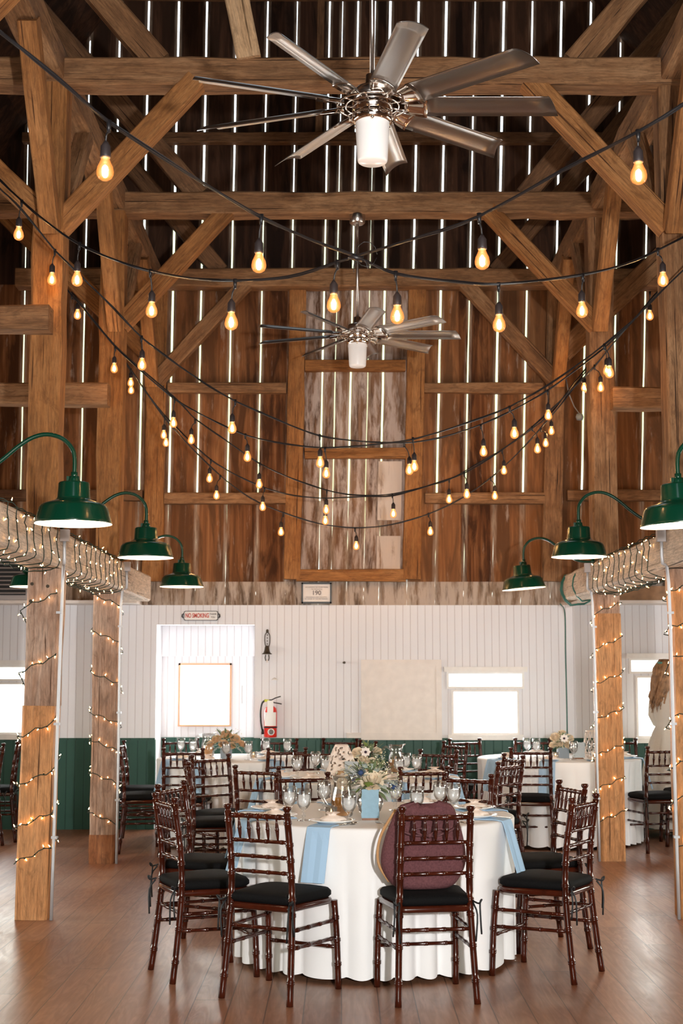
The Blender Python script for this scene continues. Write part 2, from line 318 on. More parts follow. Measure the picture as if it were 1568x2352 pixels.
# ------------------------------------------------------------------ mesh helpers
class MB:
    def __init__(s): s.v = []; s.f = []; s.mi = []; s.sm = []; s.cur = 0; s.smooth = False
    def add(s, vs, fs, smooth=None):
        n = len(s.v); s.v += [tuple(v) for v in vs]
        for f in fs: s.f.append([i+n for i in f]); s.mi.append(s.cur); s.sm.append(s.smooth if smooth is None else smooth)
        return s
    def box(s, x0, x1, y0, y1, z0, z1):
        return s.add([(x0, y0, z0), (x1, y0, z0), (x1, y1, z0), (x0, y1, z0), (x0, y0, z1), (x1, y0, z1), (x1, y1, z1), (x0, y1, z1)],
                     [(0, 3, 2, 1), (4, 5, 6, 7), (0, 1, 5, 4), (1, 2, 6, 5), (2, 3, 7, 6), (3, 0, 4, 7)], False)
    def obox(s, c, ax, ay, az):
        c = Vector(c); ax, ay, az = Vector(ax), Vector(ay), Vector(az); vs = []
        for k in (-1, 1):
            for i, j in ((-1, -1), (1, -1), (1, 1), (-1, 1)): vs.append(c+ax*i+ay*j+az*k)
        return s.add(vs, [(0, 3, 2, 1), (4, 5, 6, 7), (0, 1, 5, 4), (1, 2, 6, 5), (2, 3, 7, 6), (3, 0, 4, 7)], False)
    def tube(s, pts, r, n=8, cap=True, closed=False):
        pts = [Vector(p) for p in pts]; m = len(pts)
        rr = r if isinstance(r, (list, tuple)) else [r]*m
        up = None; vs = []
        for i, p in enumerate(pts):
            if closed: t = pts[(i+1) % m]-pts[i-1]
            else: t = pts[min(i+1, m-1)]-pts[max(i-1, 0)]
            if t.length < 1e-9: t = Vector((0, 0, 1))
            t.normalize()
            if up is None:
                up = Vector((0, 0, 1)) if abs(t.z) < .9 else Vector((0, 1, 0))
            a = t.cross(up)
            if a.length < 1e-6: a = t.cross(Vector((1, 0, 0)))
            a.normalize(); b_ = a.cross(t).normalized(); up = b_
            for k in range(n):
                q = 2*PI*k/n; vs.append(p+(a*math.cos(q)+b_*math.sin(q))*rr[i])
        fs = []
        for i in range(m if closed else m-1):
            j = (i+1) % m
            for k in range(n): l = (k+1) % n; fs.append((i*n+k, i*n+l, j*n+l, j*n+k))
        s.add(vs, fs, True)
        if cap and not closed:
            o = len(s.v)-len(vs)
            s.f.append([o+k for k in range(n)][::-1]); s.mi.append(s.cur); s.sm.append(False)
            s.f.append([o+(m-1)*n+k for k in range(n)]); s.mi.append(s.cur); s.sm.append(False)
        return s
    def lathe(s, prof, n=20, c=(0, 0, 0), smooth=True):
        vs = []; fs = []; m = len(prof)
        for r, z in prof:
            for k in range(n): q = 2*PI*k/n; vs.append((c[0]+r*math.cos(q), c[1]+r*math.sin(q), c[2]+z))
        for i in range(m-1):
            for k in range(n): l = (k+1) % n; fs.append((i*n+k, i*n+l, (i+1)*n+l, (i+1)*n+k))
        return s.add(vs, fs, smooth)
    def ball(s, c, r, n=10, m=6, sq=(1, 1, 1)):
        vs = [(c[0], c[1], c[2]-r*sq[2])]; fs = []
        for i in range(1, m):
            a = -PI/2+PI*i/m
            for k in range(n): q = 2*PI*k/n; vs.append((c[0]+r*sq[0]*math.cos(a)*math.cos(q), c[1]+r*sq[1]*math.cos(a)*math.sin(q), c[2]+r*sq[2]*math.sin(a)))
        vs.append((c[0], c[1], c[2]+r*sq[2])); L = len(vs)-1
        for k in range(n):
            l = (k+1) % n; fs.append((0, 1+l, 1+k)); fs.append((L, L-n+k, L-n+l))
            for i in range(m-2): fs.append((1+i*n+k, 1+i*n+l, 1+(i+1)*n+l, 1+(i+1)*n+k))
        return s.add(vs, fs, True)
    def mesh(s, name, mats):
        me = bpy.data.meshes.new(name); me.from_pydata(s.v, [], s.f); me.update()
        for m_ in (mats if isinstance(mats, (list, tuple)) else [mats]): me.materials.append(m_)
        me.polygons.foreach_set('material_index', s.mi); me.polygons.foreach_set('use_smooth', s.sm)
        return me
    def build(s, name, mats, parent=None, loc=None, rot=None):
        return link(name, s.mesh(name, mats), parent, loc, rot)
def link(name, me, parent=None, loc=None, rot=None):
    o = bpy.data.objects.new(name, me); COL.objects.link(o)
    if parent: o.parent = parent
    if loc is not None: o.location = loc
    if rot is not None: o.rotation_euler = rot
    return o
def thing(name, label, cat, loc=(0, 0, 0), rz=0, group=None):
    o = bpy.data.objects.new(name, None); COL.objects.link(o); o.empty_display_size = .1
    o.location = loc; o.rotation_euler = (0, 0, rz); return tag(o, label, cat, group)
def tag(o, label, cat, group=None):
    o['label'] = label; o['category'] = cat
    if group: o['group'] = group
    return o
def struct(o): o['kind'] = 'structure'; return o
KIDS = {}
def dup(root, label, loc, rz=0, group=None, scale=None):
    r = root.copy(); COL.objects.link(r); r.location = loc; r.rotation_euler = (0, 0, rz); r['label'] = label
    if group: r['group'] = group
    if scale: r.scale = (scale,)*3
    def rec(a, b):
        for ch in a.children:
            c = ch.copy(); COL.objects.link(c); c.parent = b; rec(ch, c)
    rec(root, r); return r
def smooth_path(pts, k=4):
    P = [Vector(p) for p in pts]; P = [P[0]*2-P[1]]+P+[P[-1]*2-P[-2]]; out = []
    for i in range(1, len(P)-2):
        for j in range(k):
            t = j/k; a, b, c, d = P[i-1:i+3]
            out.append(.5*((2*b)+(c-a)*t+(2*a-5*b+4*c-d)*t*t+(3*b-a-3*c+d)*t**3))
    out.append(P[-2]); return out

# ------------------------------------------------------------------ run of each string light cable, in metres: points, then (tee, bulb centre)
STRANDS = {
 'A': ([(-1.14,4.2,3.56),(-1.09,4.35,3.56),(-0.95,4.51,3.49),(-0.8,4.72,3.41),(-0.57,5.12,3.37),(-0.32,5.53,3.34),(-0.1,5.74,3.3),(0.06,5.84,3.27),(0.23,5.95,3.23),(0.46,6.14,3.25),(0.72,6.34,3.29),(1.22,7.02,3.53),(1.53,7.4,3.7),(1.76,7.68,3.86),(2.1,8.16,4.13)],
  [((-0.801,4.717,3.407),(-0.814,4.735,3.249)),((-0.321,5.529,3.342),(-0.331,5.55,3.158)),((0.232,5.945,3.229),(0.239,5.965,3.052)),((0.718,6.341,3.289),(0.72,6.361,3.113)),((1.221,7.018,3.526),(1.217,7.038,3.353)),((1.756,7.684,3.863),(1.785,7.703,3.699))]),
 'B': ([(1.3,4.7,3.56),(1.2,4.8,3.51),(1.06,4.91,3.45),(0.83,5.17,3.4),(0.54,5.43,3.31),(0.31,5.64,3.29),(0.06,5.84,3.27),(-0.02,5.89,3.26),(-0.23,6.04,3.24),(-0.47,6.14,3.25),(-0.7,6.53,3.37),(-0.97,7.02,3.55),(-1.18,7.2,3.66),(-1.4,7.39,3.8),(-1.63,7.67,4.01),(-1.86,8.04,4.26),(-2.04,8.22,4.45),(-2.25,8.4,4.68)],
  [((1.063,4.913,3.451),(1.065,4.93,3.305)),((0.542,5.432,3.315),(0.554,5.451,3.143)),((-0.017,5.891,3.261),(-0.033,5.911,3.088)),((-0.471,6.144,3.25),(-0.488,6.164,3.074)),((-0.967,7.016,3.548),(-0.961,7.038,3.353)),((-1.4,7.389,3.804),(-1.412,7.41,3.619)),((-1.865,8.041,4.261),(-1.883,8.063,4.075))]),
 'C': ([(-2.22,8.41,4.6),(-2.11,8.52,4.5),(-2.0,8.63,4.41),(-1.83,8.85,4.21),(-1.66,8.97,4.05),(-1.49,9.09,3.9),(-1.32,9.21,3.73),(-1.12,9.33,3.59),(-0.92,9.44,3.47),(-0.73,9.6,3.38),(-0.44,9.86,3.29),(-0.16,10.07,3.22),(0.15,10.28,3.21),(0.47,10.47,3.23),(0.76,10.62,3.3),(1.07,10.76,3.42),(1.33,10.84,3.55),(1.62,11.02,3.74),(1.89,11.1,3.94),(2.12,11.18,4.13),(2.33,11.2,4.33),(2.49,11.23,4.52),(2.63,11.22,4.66)],
  [((-1.833,8.852,4.213),(-1.852,8.873,4.033)),((-1.321,9.209,3.733),(-1.318,9.229,3.555)),((-0.728,9.601,3.382),(-0.749,9.622,3.198)),((-0.156,10.072,3.22),(-0.153,10.094,3.031)),((0.467,10.474,3.232),(0.506,10.496,3.035)),((1.068,10.755,3.416),(1.088,10.777,3.217)),((1.622,11.02,3.737),(1.628,11.042,3.547)),((2.115,11.177,4.127),(2.125,11.198,3.94)),((2.492,11.225,4.584),(2.492,11.246,4.402))]),
 'D': ([(-2.34,11.41,4.75),(-2.2,11.32,4.59),(-2.01,11.3,4.37),(-1.83,11.28,4.15),(-1.58,11.2,3.91),(-1.32,11.13,3.69),(-1.03,10.95,3.5),(-0.74,10.76,3.34),(-0.44,10.67,3.26),(-0.12,10.58,3.21),(0.21,10.38,3.2),(0.52,10.17,3.21),(0.84,9.87,3.26),(1.15,9.61,3.34),(1.44,9.34,3.48),(1.72,9.12,3.66),(1.88,9.0,3.79),(1.99,8.89,3.9),(2.2,8.66,4.09)],
  [((-2.198,11.325,4.589),(-2.152,11.343,4.434)),((-1.827,11.275,4.147),(-1.837,11.294,3.979)),((-1.325,11.126,3.692),(-1.335,11.147,3.506)),((-0.737,10.763,3.343),(-0.721,10.782,3.177)),((-0.124,10.577,3.209),(-0.115,10.598,3.023)),((0.517,10.174,3.215),(0.527,10.196,3.017)),((1.152,9.606,3.338),(1.185,9.626,3.163)),((1.719,9.117,3.658),(1.751,9.137,3.483))]),
 'E': ([(-2.22,11.42,4.64),(-1.88,11.57,4.23),(-1.42,11.91,3.86),(-1.25,12.03,3.69),(-0.99,12.15,3.52),(-0.72,12.37,3.36),(-0.44,12.48,3.24),(-0.13,12.6,3.15),(0.14,12.7,3.12),(0.46,12.8,3.14),(0.75,12.99,3.23),(1.01,13.18,3.33),(1.25,13.27,3.47),(1.51,13.25,3.62),(1.76,13.33,3.8),(1.98,13.31,3.97),(2.19,13.38,4.24),(2.37,13.45,4.47)],
  [((-1.255,12.032,3.687),(-1.288,12.051,3.52)),((-0.719,12.371,3.36),(-0.723,12.392,3.181)),((-0.132,12.596,3.15),(-0.136,12.616,2.98)),((0.462,12.799,3.14),(0.47,12.819,2.968)),((1.006,13.18,3.328),(1.006,13.201,3.146)),((1.513,13.248,3.615),(1.53,13.269,3.427)),((1.975,13.309,3.967),(1.992,13.326,3.815)),((2.353,13.455,4.445),(2.365,13.478,4.249))]),
 'F': ([(-2.28,13.02,4.77),(-1.97,13.06,4.35),(-1.81,13.09,4.12),(-1.65,13.11,3.92),(-1.43,13.04,3.69),(-1.2,12.96,3.48),(-0.95,12.88,3.32),(-0.7,12.89,3.21),(-0.43,12.8,3.13),(-0.13,12.7,3.09),(0.18,12.5,3.08),(0.46,12.4,3.08),(0.76,12.2,3.14),(1.05,12.08,3.23),(1.34,11.96,3.4),(1.61,11.84,3.59),(1.86,11.71,3.82),(2.1,11.59,4.06),(2.31,11.46,4.31),(2.56,11.33,4.57)],
  [((-1.97,13.064,4.351),(-1.97,13.077,4.23)),((-1.653,13.113,3.919),(-1.661,13.133,3.745)),((-1.203,12.961,3.48),(-1.215,12.981,3.313)),((-0.704,12.892,3.208),(-0.72,12.911,3.042)),((-0.133,12.704,3.089),(-0.145,12.726,2.894)),((1.053,12.084,3.234),(1.075,12.104,3.056)),((1.609,11.842,3.589),(1.653,11.862,3.41)),((2.099,11.587,4.061),(2.149,11.607,3.885))]),
 'G': ([(-2.31,13.21,4.8),(-2.0,13.26,4.38),(-1.68,13.31,3.94),(-1.42,13.35,3.65),(-1.15,13.38,3.39),(-0.86,13.4,3.18),(-0.55,13.41,3.04),(-0.22,13.43,2.94),(0.13,13.43,2.9),(0.48,13.43,2.93),(0.83,13.41,3.03),(1.14,13.4,3.18),(1.42,13.38,3.37),(1.66,13.35,3.59),(1.89,13.32,3.84),(2.13,13.29,4.12),(2.36,13.36,4.43)],
  [((-2.0,13.262,4.378),(-1.996,13.282,4.201)),((-1.678,13.312,3.938),(-1.665,13.339,3.704)),((-1.153,13.375,3.388),(-1.186,13.395,3.207)),((-0.554,13.415,3.035),(-0.574,13.434,2.863)),((0.128,13.431,2.895),(0.14,13.449,2.731)),((0.826,13.415,3.031),(0.843,13.434,2.867)),((1.417,13.376,3.372),(1.455,13.396,3.203)),((1.893,13.324,3.836),(1.938,13.339,3.7)),((2.294,13.369,4.324),(2.319,13.378,4.246))]),
}

# ================================================================== SETTING
YW = 14.26
CX = .14
mb = MB(); mb.box(-5.6, 5.6, -3.2, YW+.1, -.06, 0); struct(mb.build('floor', M['floor']))

def grid_wall(x0, x1, z0, z1, y0, y1, holes, name, mat):
    xs = sorted({x0, x1, *[h[0] for h in holes], *[h[1] for h in holes]}); zs = sorted({z0, z1, *[h[2] for h in holes], *[h[3] for h in holes]})
    xs = [x for x in xs if x0 <= x <= x1]; zs = [z for z in zs if z0 <= z <= z1]
    mb = MB()
    for a, b in zip(xs, xs[1:]):
        for c, d in zip(zs, zs[1:]):
            mx, mz = (a+b)/2, (c+d)/2
            if any(h[0] < mx < h[1] and h[2] < mz < h[3] for h in holes): continue
            mb.box(a, b, y0, y1, c, d)
    return struct(mb.build(name, mat))
AL = (-1.846, -.867)                                   # the recess
WIN = [(1.113, 1.74, .941, 1.344, 1.067, 1.794, 1.395, 1.52), (2.944, 3.56, .911, 1.481, 2.883, 3.62, 1.545, 1.654), (-3.74, -3.108, .945, 1.417, -3.78, -3.08, 1.47, 1.585)]
holes = [(AL[0], AL[1], 0, 2.009)]+[(w[0], w[1], w[2], w[3]) for w in WIN]+[(w[4], w[5], w[6], w[7]) for w in WIN]
grid_wall(-5.6, 5.6, .875, 2.205, YW, YW+.06, holes, 'wall_back', M['tg_white'])
grid_wall(-5.6, 5.6, 0, .875, YW-.012, YW+.06, holes, 'wall_back_wainscot', M['tg_green'])
mb = MB(); mb.box(-5.6, AL[0], YW-.028, YW-.012, .868, .89); mb.box(AL[1], 5.6, YW-.028, YW-.012, .868, .89); struct(mb.build('trim_1', M['tg_green']))
# recess behind the wall with its own small window
rb = MB(); YB = YW+.48
for a, b, c, d in ((AL[0]-.05, -1.66, .875, 1.72), (-1.144, AL[1]+.05, .875, 1.72), (-1.66, -1.144, .875, 1.0), (-1.66, -1.144, 1.613, 1.72)): rb.box(a, b, YB, YB+.04, c, d)
rb.box(AL[0]-.05, AL[1]+.05, YB-.10, YB-.06, 1.72, 2.03); rb.box(AL[0]-.05, AL[1]+.05, YB-.10, YB, 1.70, 1.72)
rb.box(AL[0]-.05, AL[0], YW+.06, YB, 0, 2.03); rb.box(AL[1], AL[1]+.05, YW+.06, YB, 0, 2.03); rb.box(AL[0]-.05, AL[1]+.05, YW+.02, YB, 2.012, 2.05)
rb.cur = 1; rb.box(AL[0], AL[1], YB-.01, YB+.04, 0, .875)
struct(rb.build('wall_recess', [M['tg_white'], M['tg_green']]))
fb = MB(); fb.box(-1.675, -1.655, YB-.025, YB+.05, .985, 1.63); fb.box(-1.149, -1.129, YB-.025, YB+.05, .985, 1.63)
fb.box(-1.675, -1.129, YB-.025, YB+.05, 1.61, 1.63); fb.box(-1.675, -1.129, YB-.03, YB+.05, .985, 1.003)
w1 = struct(fb.build('window_1', M['bare_edge']))
gb = MB(); gb.box(-1.655, -1.149, YB+.02, YB+.024, 1.003, 1.61); gb.build('pane', M['pane'], w1)
hb = MB(); hb.tube([(-1.02, YB-.01, 1.22), (-1.02, YB-.03, 1.26), (-1.02, YB-.03, 1.36), (-1.02, YB-.01, 1.40)], .004, 6); hb.build('latch', M['grey_bar'], w1)
for i, w in enumerate(WIN):
    fb = MB()
    t = .022
    for a, b, c, d in ((w[0], w[1], w[2], w[3]), (w[4], w[5], w[6], w[7])):
        fb.box(a-t, a, YW-.02, YW+.09, c-t, d+t); fb.box(b, b+t, YW-.02, YW+.09, c-t, d+t); fb.box(a, b, YW-.02, YW+.09, d, d+t); fb.box(a, b, YW-.02, YW+.09, c-t, c)
    wo_ = struct(fb.build('window_%d' % (i+2), M['white_paint']))
    gb = MB(); gb.box(w[0], w[1], YW+.05, YW+.054, w[2], w[3]); gb.build('pane', M['pane'], wo_)
    # upper sash tilted inwards at its top
    gb = MB(); gb.obox(((w[4]+w[5])/2, YW-.0, (w[6]+w[7])/2), ((w[5]-w[4])/2, 0, 0), (0, .003, 0), (0, -.02, (w[7]-w[6])/2)); gb.build('tilted_pane', M['pane'], wo_)
    sb = MB(); sb.box(w[4]-.05, w[5]+.05, YW-.07, YW, w[7]+.02, w[7]+.07); sb.build('head_board', M['white_paint'], wo_)
    sb = MB(); sb.box(w[0]-.06, w[1]+.06, YW-.05, YW, w[2]-.07, w[2]-.02); sb.build('window_sill', M['white_paint'], wo_)

# barn boards above, real gaps between them; the whole wall leans and fans out a little
def gx(x, z): return x+(z-4.13)*(.020+.0075*x)
gaps = [-5.4+.3*i for i in range(7)]+[-3.25, -2.94, -2.64, -2.34, -2.046, -1.744, -1.454, -1.148, -.837, -.535, -.20, -.072, .088, .26, .415, .70, .985, 1.278, 1.571, 1.86, 2.16, 2.46, 2.77, 3.07, 3.37]+[3.67+.3*i for i in range(7)]
full_only = {-.072, .26}
ub = MB(); EDGE = []
bounds = sorted(gaps)
for i, (a, b) in enumerate(zip(bounds, bounds[1:])):
    ga = R.uniform(.005, .013); gb_ = R.uniform(.005, .011)
    if a in full_only: ga = .003
    if b in full_only: gb_ = .003
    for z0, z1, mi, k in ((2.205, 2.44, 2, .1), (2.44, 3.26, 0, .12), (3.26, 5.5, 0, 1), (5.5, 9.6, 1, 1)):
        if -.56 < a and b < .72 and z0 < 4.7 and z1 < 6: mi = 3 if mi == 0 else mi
        y0 = YW+.01+R.uniform(0, .012); y1 = y0+.025
        nz_ = 6; ub.cur = mi
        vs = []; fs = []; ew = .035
        for j in range(nz_+1):
            z = z0+(z1-z0)*j/nz_; ja = R.uniform(-.0025, .0025) if 0 < j < nz_ else 0; jb = R.uniform(-.0025, .0025) if 0 < j < nz_ else 0
            xa = gx(a, z)+ga*k+ja; xb = gx(b, z)-gb_*k+jb
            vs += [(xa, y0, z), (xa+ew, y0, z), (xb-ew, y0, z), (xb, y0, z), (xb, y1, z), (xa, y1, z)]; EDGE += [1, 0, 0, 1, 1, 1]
        for j in range(nz_):
            o = j*6
            for q in range(6): r_ = (q+1) % 6; fs.append((o+q, o+r_, o+6+r_, o+6+q))
        fs += [(5, 4, 3, 2, 1, 0), tuple(nz_*6+q for q in range(6))]
        ub.add(vs, fs, False)
wbb = struct(ub.build('wall_back_boards', [M['board'], M['board_high_shaded'], M['board_weathered'], M['board_pale']]))
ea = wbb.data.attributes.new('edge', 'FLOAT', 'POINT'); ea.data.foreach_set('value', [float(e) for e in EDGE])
# side walls, roof, unseen rear wall, its opening sized for the fill light
for s, nm in ((-1, 'left'), (1, 'right')):
    sb = MB()
    for y0, y1, z0, z1 in ((-3.2, 7, 0, 4.1), (12, YW+.1, 0, 4.1), (7, 12, 0, 1.0), (7, 12, 2.0, 4.1)): sb.box(min(s*5.56, s*5.62), max(s*5.56, s*5.62), y0, y1, z0, z1)
    struct(sb.build('wall_'+nm, M['white_paint'] if False else M['board']))
    fb = MB()
    for k in range(6): fb.box(min(s*5.54, s*5.64), max(s*5.54, s*5.64), 6.97+k, 7.03+k, 1.0, 2.0)
    fb.box(min(s*5.52, s*5.64), max(s*5.52, s*5.64), 6.95, 12.05, .95, 1.0); fb.box(min(s*5.52, s*5.64), max(s*5.52, s*5.64), 6.95, 12.05, 2.0, 2.05)
    ws = struct(fb.build('window_%d' % (5 if s < 0 else 6), M['white_paint']))  # unseen window added around the side fill light
    gb = MB(); gb.box(min(s*5.59, s*5.594), max(s*5.59, s*5.594), 7.0, 12.0, 1.0, 2.0); gb.build('pane', M['pane'], ws)
for s, nm in ((-1, 'ceiling'), (1, 'ceiling_right_slope')):
    sb = MB(); sb.add([(CX, -3.2, 12.3), (CX, YW+.1, 12.3), (CX+s*5.6, YW+.1, 4.0), (CX+s*5.6, -3.2, 4.0), (CX, -3.2, 12.36), (CX, YW+.1, 12.36), (CX+s*5.66, YW+.1, 4.0), (CX+s*5.66, -3.2, 4.0)],
                      [(0, 1, 2, 3), (4, 7, 6, 5), (3, 2, 6, 7), (0, 4, 5, 1), (0, 3, 7, 4), (1, 5, 6, 2)]); struct(sb.build(nm, M['board_high_shaded']))
sb = MB(); sb.box(-5.62, -2.6, -3.25, -3.2, 0, 9.5); sb.box(2.6, 5.62, -3.25, -3.2, 0, 9.5); sb.box(-2.6, 2.6, -3.25, -3.2, 4.2, 9.5); struct(sb.build('wall_front', M['board']))

# ================================================================== TIMBER FRAME
def timber_mesh(mb, L, w, d, rough=.006, seg=.28):
    """a hewn piece along +Z, w across X, d across Y, with wavering edges and chamfers"""
    n = max(2, int(L/seg)); ch = min(w, d)*.07; vs = []; fs = []
    for i in range(n+1):
        z = L*i/n; r = lambda: R.uniform(-rough, rough)
        a, b = w/2+r(), d/2+r(); ox, oy = r()*.6, r()*.6
        for sx, sy in ((-1, -1), (1, -1), (1, 1), (-1, 1)):
            p1 = (sx*a-(sx*ch if sx*sy > 0 else 0)*1+ox, sy*b-(0 if sx*sy > 0 else sy*ch)+oy, z)
            p2 = (sx*a-(0 if sx*sy > 0 else sx*ch)+ox, sy*b-(sy*ch if sx*sy > 0 else 0)+oy, z)
            vs += [p1, p2]
    # reorder each ring by angle
    m = 8; out = []
    for i in range(n+1):
        ring = vs[i*8:(i+1)*8]; cx_ = sum(p[0] for p in ring)/8; cy_ = sum(p[1] for p in ring)/8
        ring.sort(key=lambda p: math.atan2(p[1]-cy_, p[0]-cx_)); out += ring
    for i in range(n):
        for k in range(m): l = (k+1) % m; fs.append((i*m+k, i*m+l, (i+1)*m+l, (i+1)*m+k))
    fs.append(tuple(range(m))[::-1]); fs.append(tuple(n*m+k for k in range(m)))
    mb.add(out, fs, False); return mb
def timber(name, p0, p1, w, d, mat, label=None, cat='beam', group=None, parent=None, ref=(0, 1, 0), rough=.006):
    p0, p1 = Vector(p0), Vector(p1); z = (p1-p0); L = z.length; z.normalize()
    y = Vector(ref); y = (y-z*y.dot(z)).normalized(); x = y.cross(z)
    mb = timber_mesh(MB(), L, w, d, rough); me = mb.mesh(name, M[mat])
    o = bpy.data.objects.new(name, me); COL.objects.link(o)
    mt = Matrix((x, y, z)).transposed().to_4x4(); mt.translation = p0
    if parent: o.parent = parent; mt = parent.matrix_basis.inverted() @ mt
    o.matrix_basis = mt
    if label: tag(o, label, cat, group)
    return o
LX, RX = -1.925, 2.215
PW = .205
# posts: lower part under the side beam, upper part above it
def post(x, y, low, lowmat, label, topz=5.43, w=PW):
    t = thing('barn_post', label, 'post', (x, y, 0))
    z = 0
    ln = .013 if x < 0 and y < 11 else 0                 # the near left post leans in slightly
    for zz, mt_, dx in low:
        timber('post_section', (x+dx+ln*z, y, z), (x+dx+ln*zz, y, zz), w, w, mt_, parent=t, rough=.004); z = zz
    timber('upper_post', (x, y, 2.44), (x, y, topz), w, w, lowmat, parent=t)
    return t
p1_ = post(LX, 9.16, [(1.32, 'new_oak', -.005), (2.19, 'grey_post', .0)], 'hewn_orange', 'thick timber post at left nearest the camera, fairy lights spiralling up it')
post(LX-.01, 11.8, [(.23, 'red_splice', 0), (2.19, 'grey_post', 0)], 'hewn_orange', 'timber post behind the nearest left post, brown with a reddish spliced foot')
post(RX, 11.95, [(2.02, 'new_oak', .005), (2.19, 'grey_post', 0)], 'hewn', 'honey coloured timber post right of the tables, standing beside the right back table')
post(RX+.0, 9.2, [(2.05, 'new_oak', .01), (2.19, 'grey_post', 0)], 'hewn', 'timber post at the right edge of the photo, nearest the camera on that side')
post(LX, 6.45, [(2.19, 'new_oak', 0)], 'hewn_orange', 'timber post just outside the left photo edge, carrying the largest left lamp')
post(RX, 6.45, [(2.19, 'new_oak', 0)], 'hewn', 'timber post just outside the right photo edge, carrying the largest right lamp')
for bx, bz in ((-.045, 2.09), (.055, 2.075), (-.05, 1.98)):
    b = MB(); b.tube([(bx, -.106, bz), (bx, -.112, bz)], .011, 10); b.build('bolt_head', M['iron'], p1_)
# long side beams at lamp height
timber('side_beam', (-1.915, 4.6, 2.315), (-1.90, 13.25, 2.315), .235, .235, 'pale_beam', 'long pale beam over the left posts wrapped in fairy lights', 'beam', ref=(0, 0, 1))
timber('side_beam', (2.205, 4.6, 2.315), (2.18, 13.2, 2.315), .235, .235, 'pale_beam', 'long pale beam over the right posts wrapped in fairy lights', 'beam', ref=(0, 0, 1))
# high plates over the posts
timber('wall_plate', (-1.94, 3.4, 5.56), (-1.94, 14.1, 5.56), .2, .22, 'hewn', 'high lengthwise timber running back over the left row of posts', 'beam', ref=(0, 0, 1))
timber('wall_plate', (2.22, 3.4, 5.56), (2.22, 14.1, 5.56), .2, .22, 'hewn', 'high lengthwise timber running back over the right row of posts', 'beam', ref=(0, 0, 1))
# three cross frames
for y, mt, nm in ((6.45, 'hewn', 'nearest'), (9.16, 'hewn', 'front'), (11.82, 'hewn', 'middle'), (14.12, 'hewn_dark' if False else 'hewn', 'rearmost')):
    th = .2
    timber('tie_beam', (-3.3 if y > 9 else -2.5, y, 5.51), (3.6, y, 5.51), th, .19, mt, 'heavy horizontal tie beam of the %s cross frame' % nm, 'beam', ref=(0, 0, 1))
    by = y-.03
    timber('brace', (-1.87, by, 4.45), (-.97, by, 5.46), .145, .13, 'hewn_orange' if y < 12 else 'hewn', 'diagonal brace from left post to tie beam, %s frame' % nm, 'brace', rough=.003)
    timber('brace', (2.16, by, 4.45), (1.25, by, 5.46), .145, .13, 'hewn_orange' if y < 12 else 'hewn', 'diagonal brace from right post to tie beam, %s frame' % nm, 'brace', rough=.003)
    if y > 7:
        timber('canted_strut', (-1.22, y, 5.58), (-2.75, y, 7.4), .17, .15, 'hewn' if y < 10 else 'hewn_dark', 'outward leaning strut rising left of the %s tie beam' % nm, 'strut')
        timber('canted_strut', (1.56, y, 5.58), (3.08, y, 7.4), .17, .15, 'hewn' if y < 10 else 'hewn_dark', 'outward leaning strut rising right of the %s tie beam' % nm, 'strut')
        # braces lengthwise up to the plates
        for sx, nn in ((-1, 'left'), (1, 'right')):
            px = LX+.03 if sx < 0 else RX-.05
            timber('brace', (px, y-.14, 4.4), (px, y-.95, 5.46), .12, .13, 'hewn_orange', 'steep brace leaning towards the camera from the %s post, %s frame' % (nn, nm), 'brace', rough=.003)
            if y < 13: timber('brace', (px, y+.1, 4.5), (px, y+.95, 5.46), .11, .12, 'hewn', 'brace leaning away from the camera off the %s post, %s frame' % (nn, nm), 'brace', rough=.003)
timber('king_strut', (-.62, 9.1, 5.59), (-.86, 9.05, 6.9), .17, .14, 'pale_strut', 'pale upright timber standing on the front tie beam left of the fan', 'strut')
timber('brace', (-2.0, 9.1, 4.55), (-3.2, 9.1, 5.7), .16, .12, 'hewn_orange', 'brace rising outwards into the left aisle from the near left post', 'brace')
timber('brace', (2.3, 9.2, 4.55), (3.5, 9.2, 5.7), .16, .12, 'hewn', 'brace rising outwards into the right aisle from the near right post', 'brace')
timber('brace', (-1.9, 13.95, 4.7), (-3.7, 13.95, 6.45), .2, .12, 'hewn_orange', 'long diagonal timber on the end wall of the left aisle', 'brace')
timber('brace', (2.2, 13.95, 4.7), (4.0, 13.95, 6.45), .2, .12, 'hewn', 'long diagonal timber on the end wall of the right aisle', 'brace')
timber('aisle_tie', (-5.5, 8.98, 3.79), (-1.875, 8.98, 3.79), .17, .16, 'hewn', 'short beam crossing the left aisle at the near post', 'beam', ref=(0, 0, 1))
timber('aisle_tie', (-5.5, 11.62, 3.82), (-1.93, 11.62, 3.82), .18, .18, 'hewn', 'short beam crossing the left aisle at the second post', 'beam', ref=(0, 0, 1))
timber('aisle_tie', (2.27, 11.8, 3.82), (5.5, 11.8, 3.82), .18, .18, 'hewn', 'short beam crossing the right aisle at the second post', 'beam', ref=(0, 0, 1))
timber('aisle_tie', (2.27, 9.0, 3.82), (5.5, 9.0, 3.82), .18, .18, 'hewn', 'short beam crossing the right aisle at the near post', 'beam', ref=(0, 0, 1))
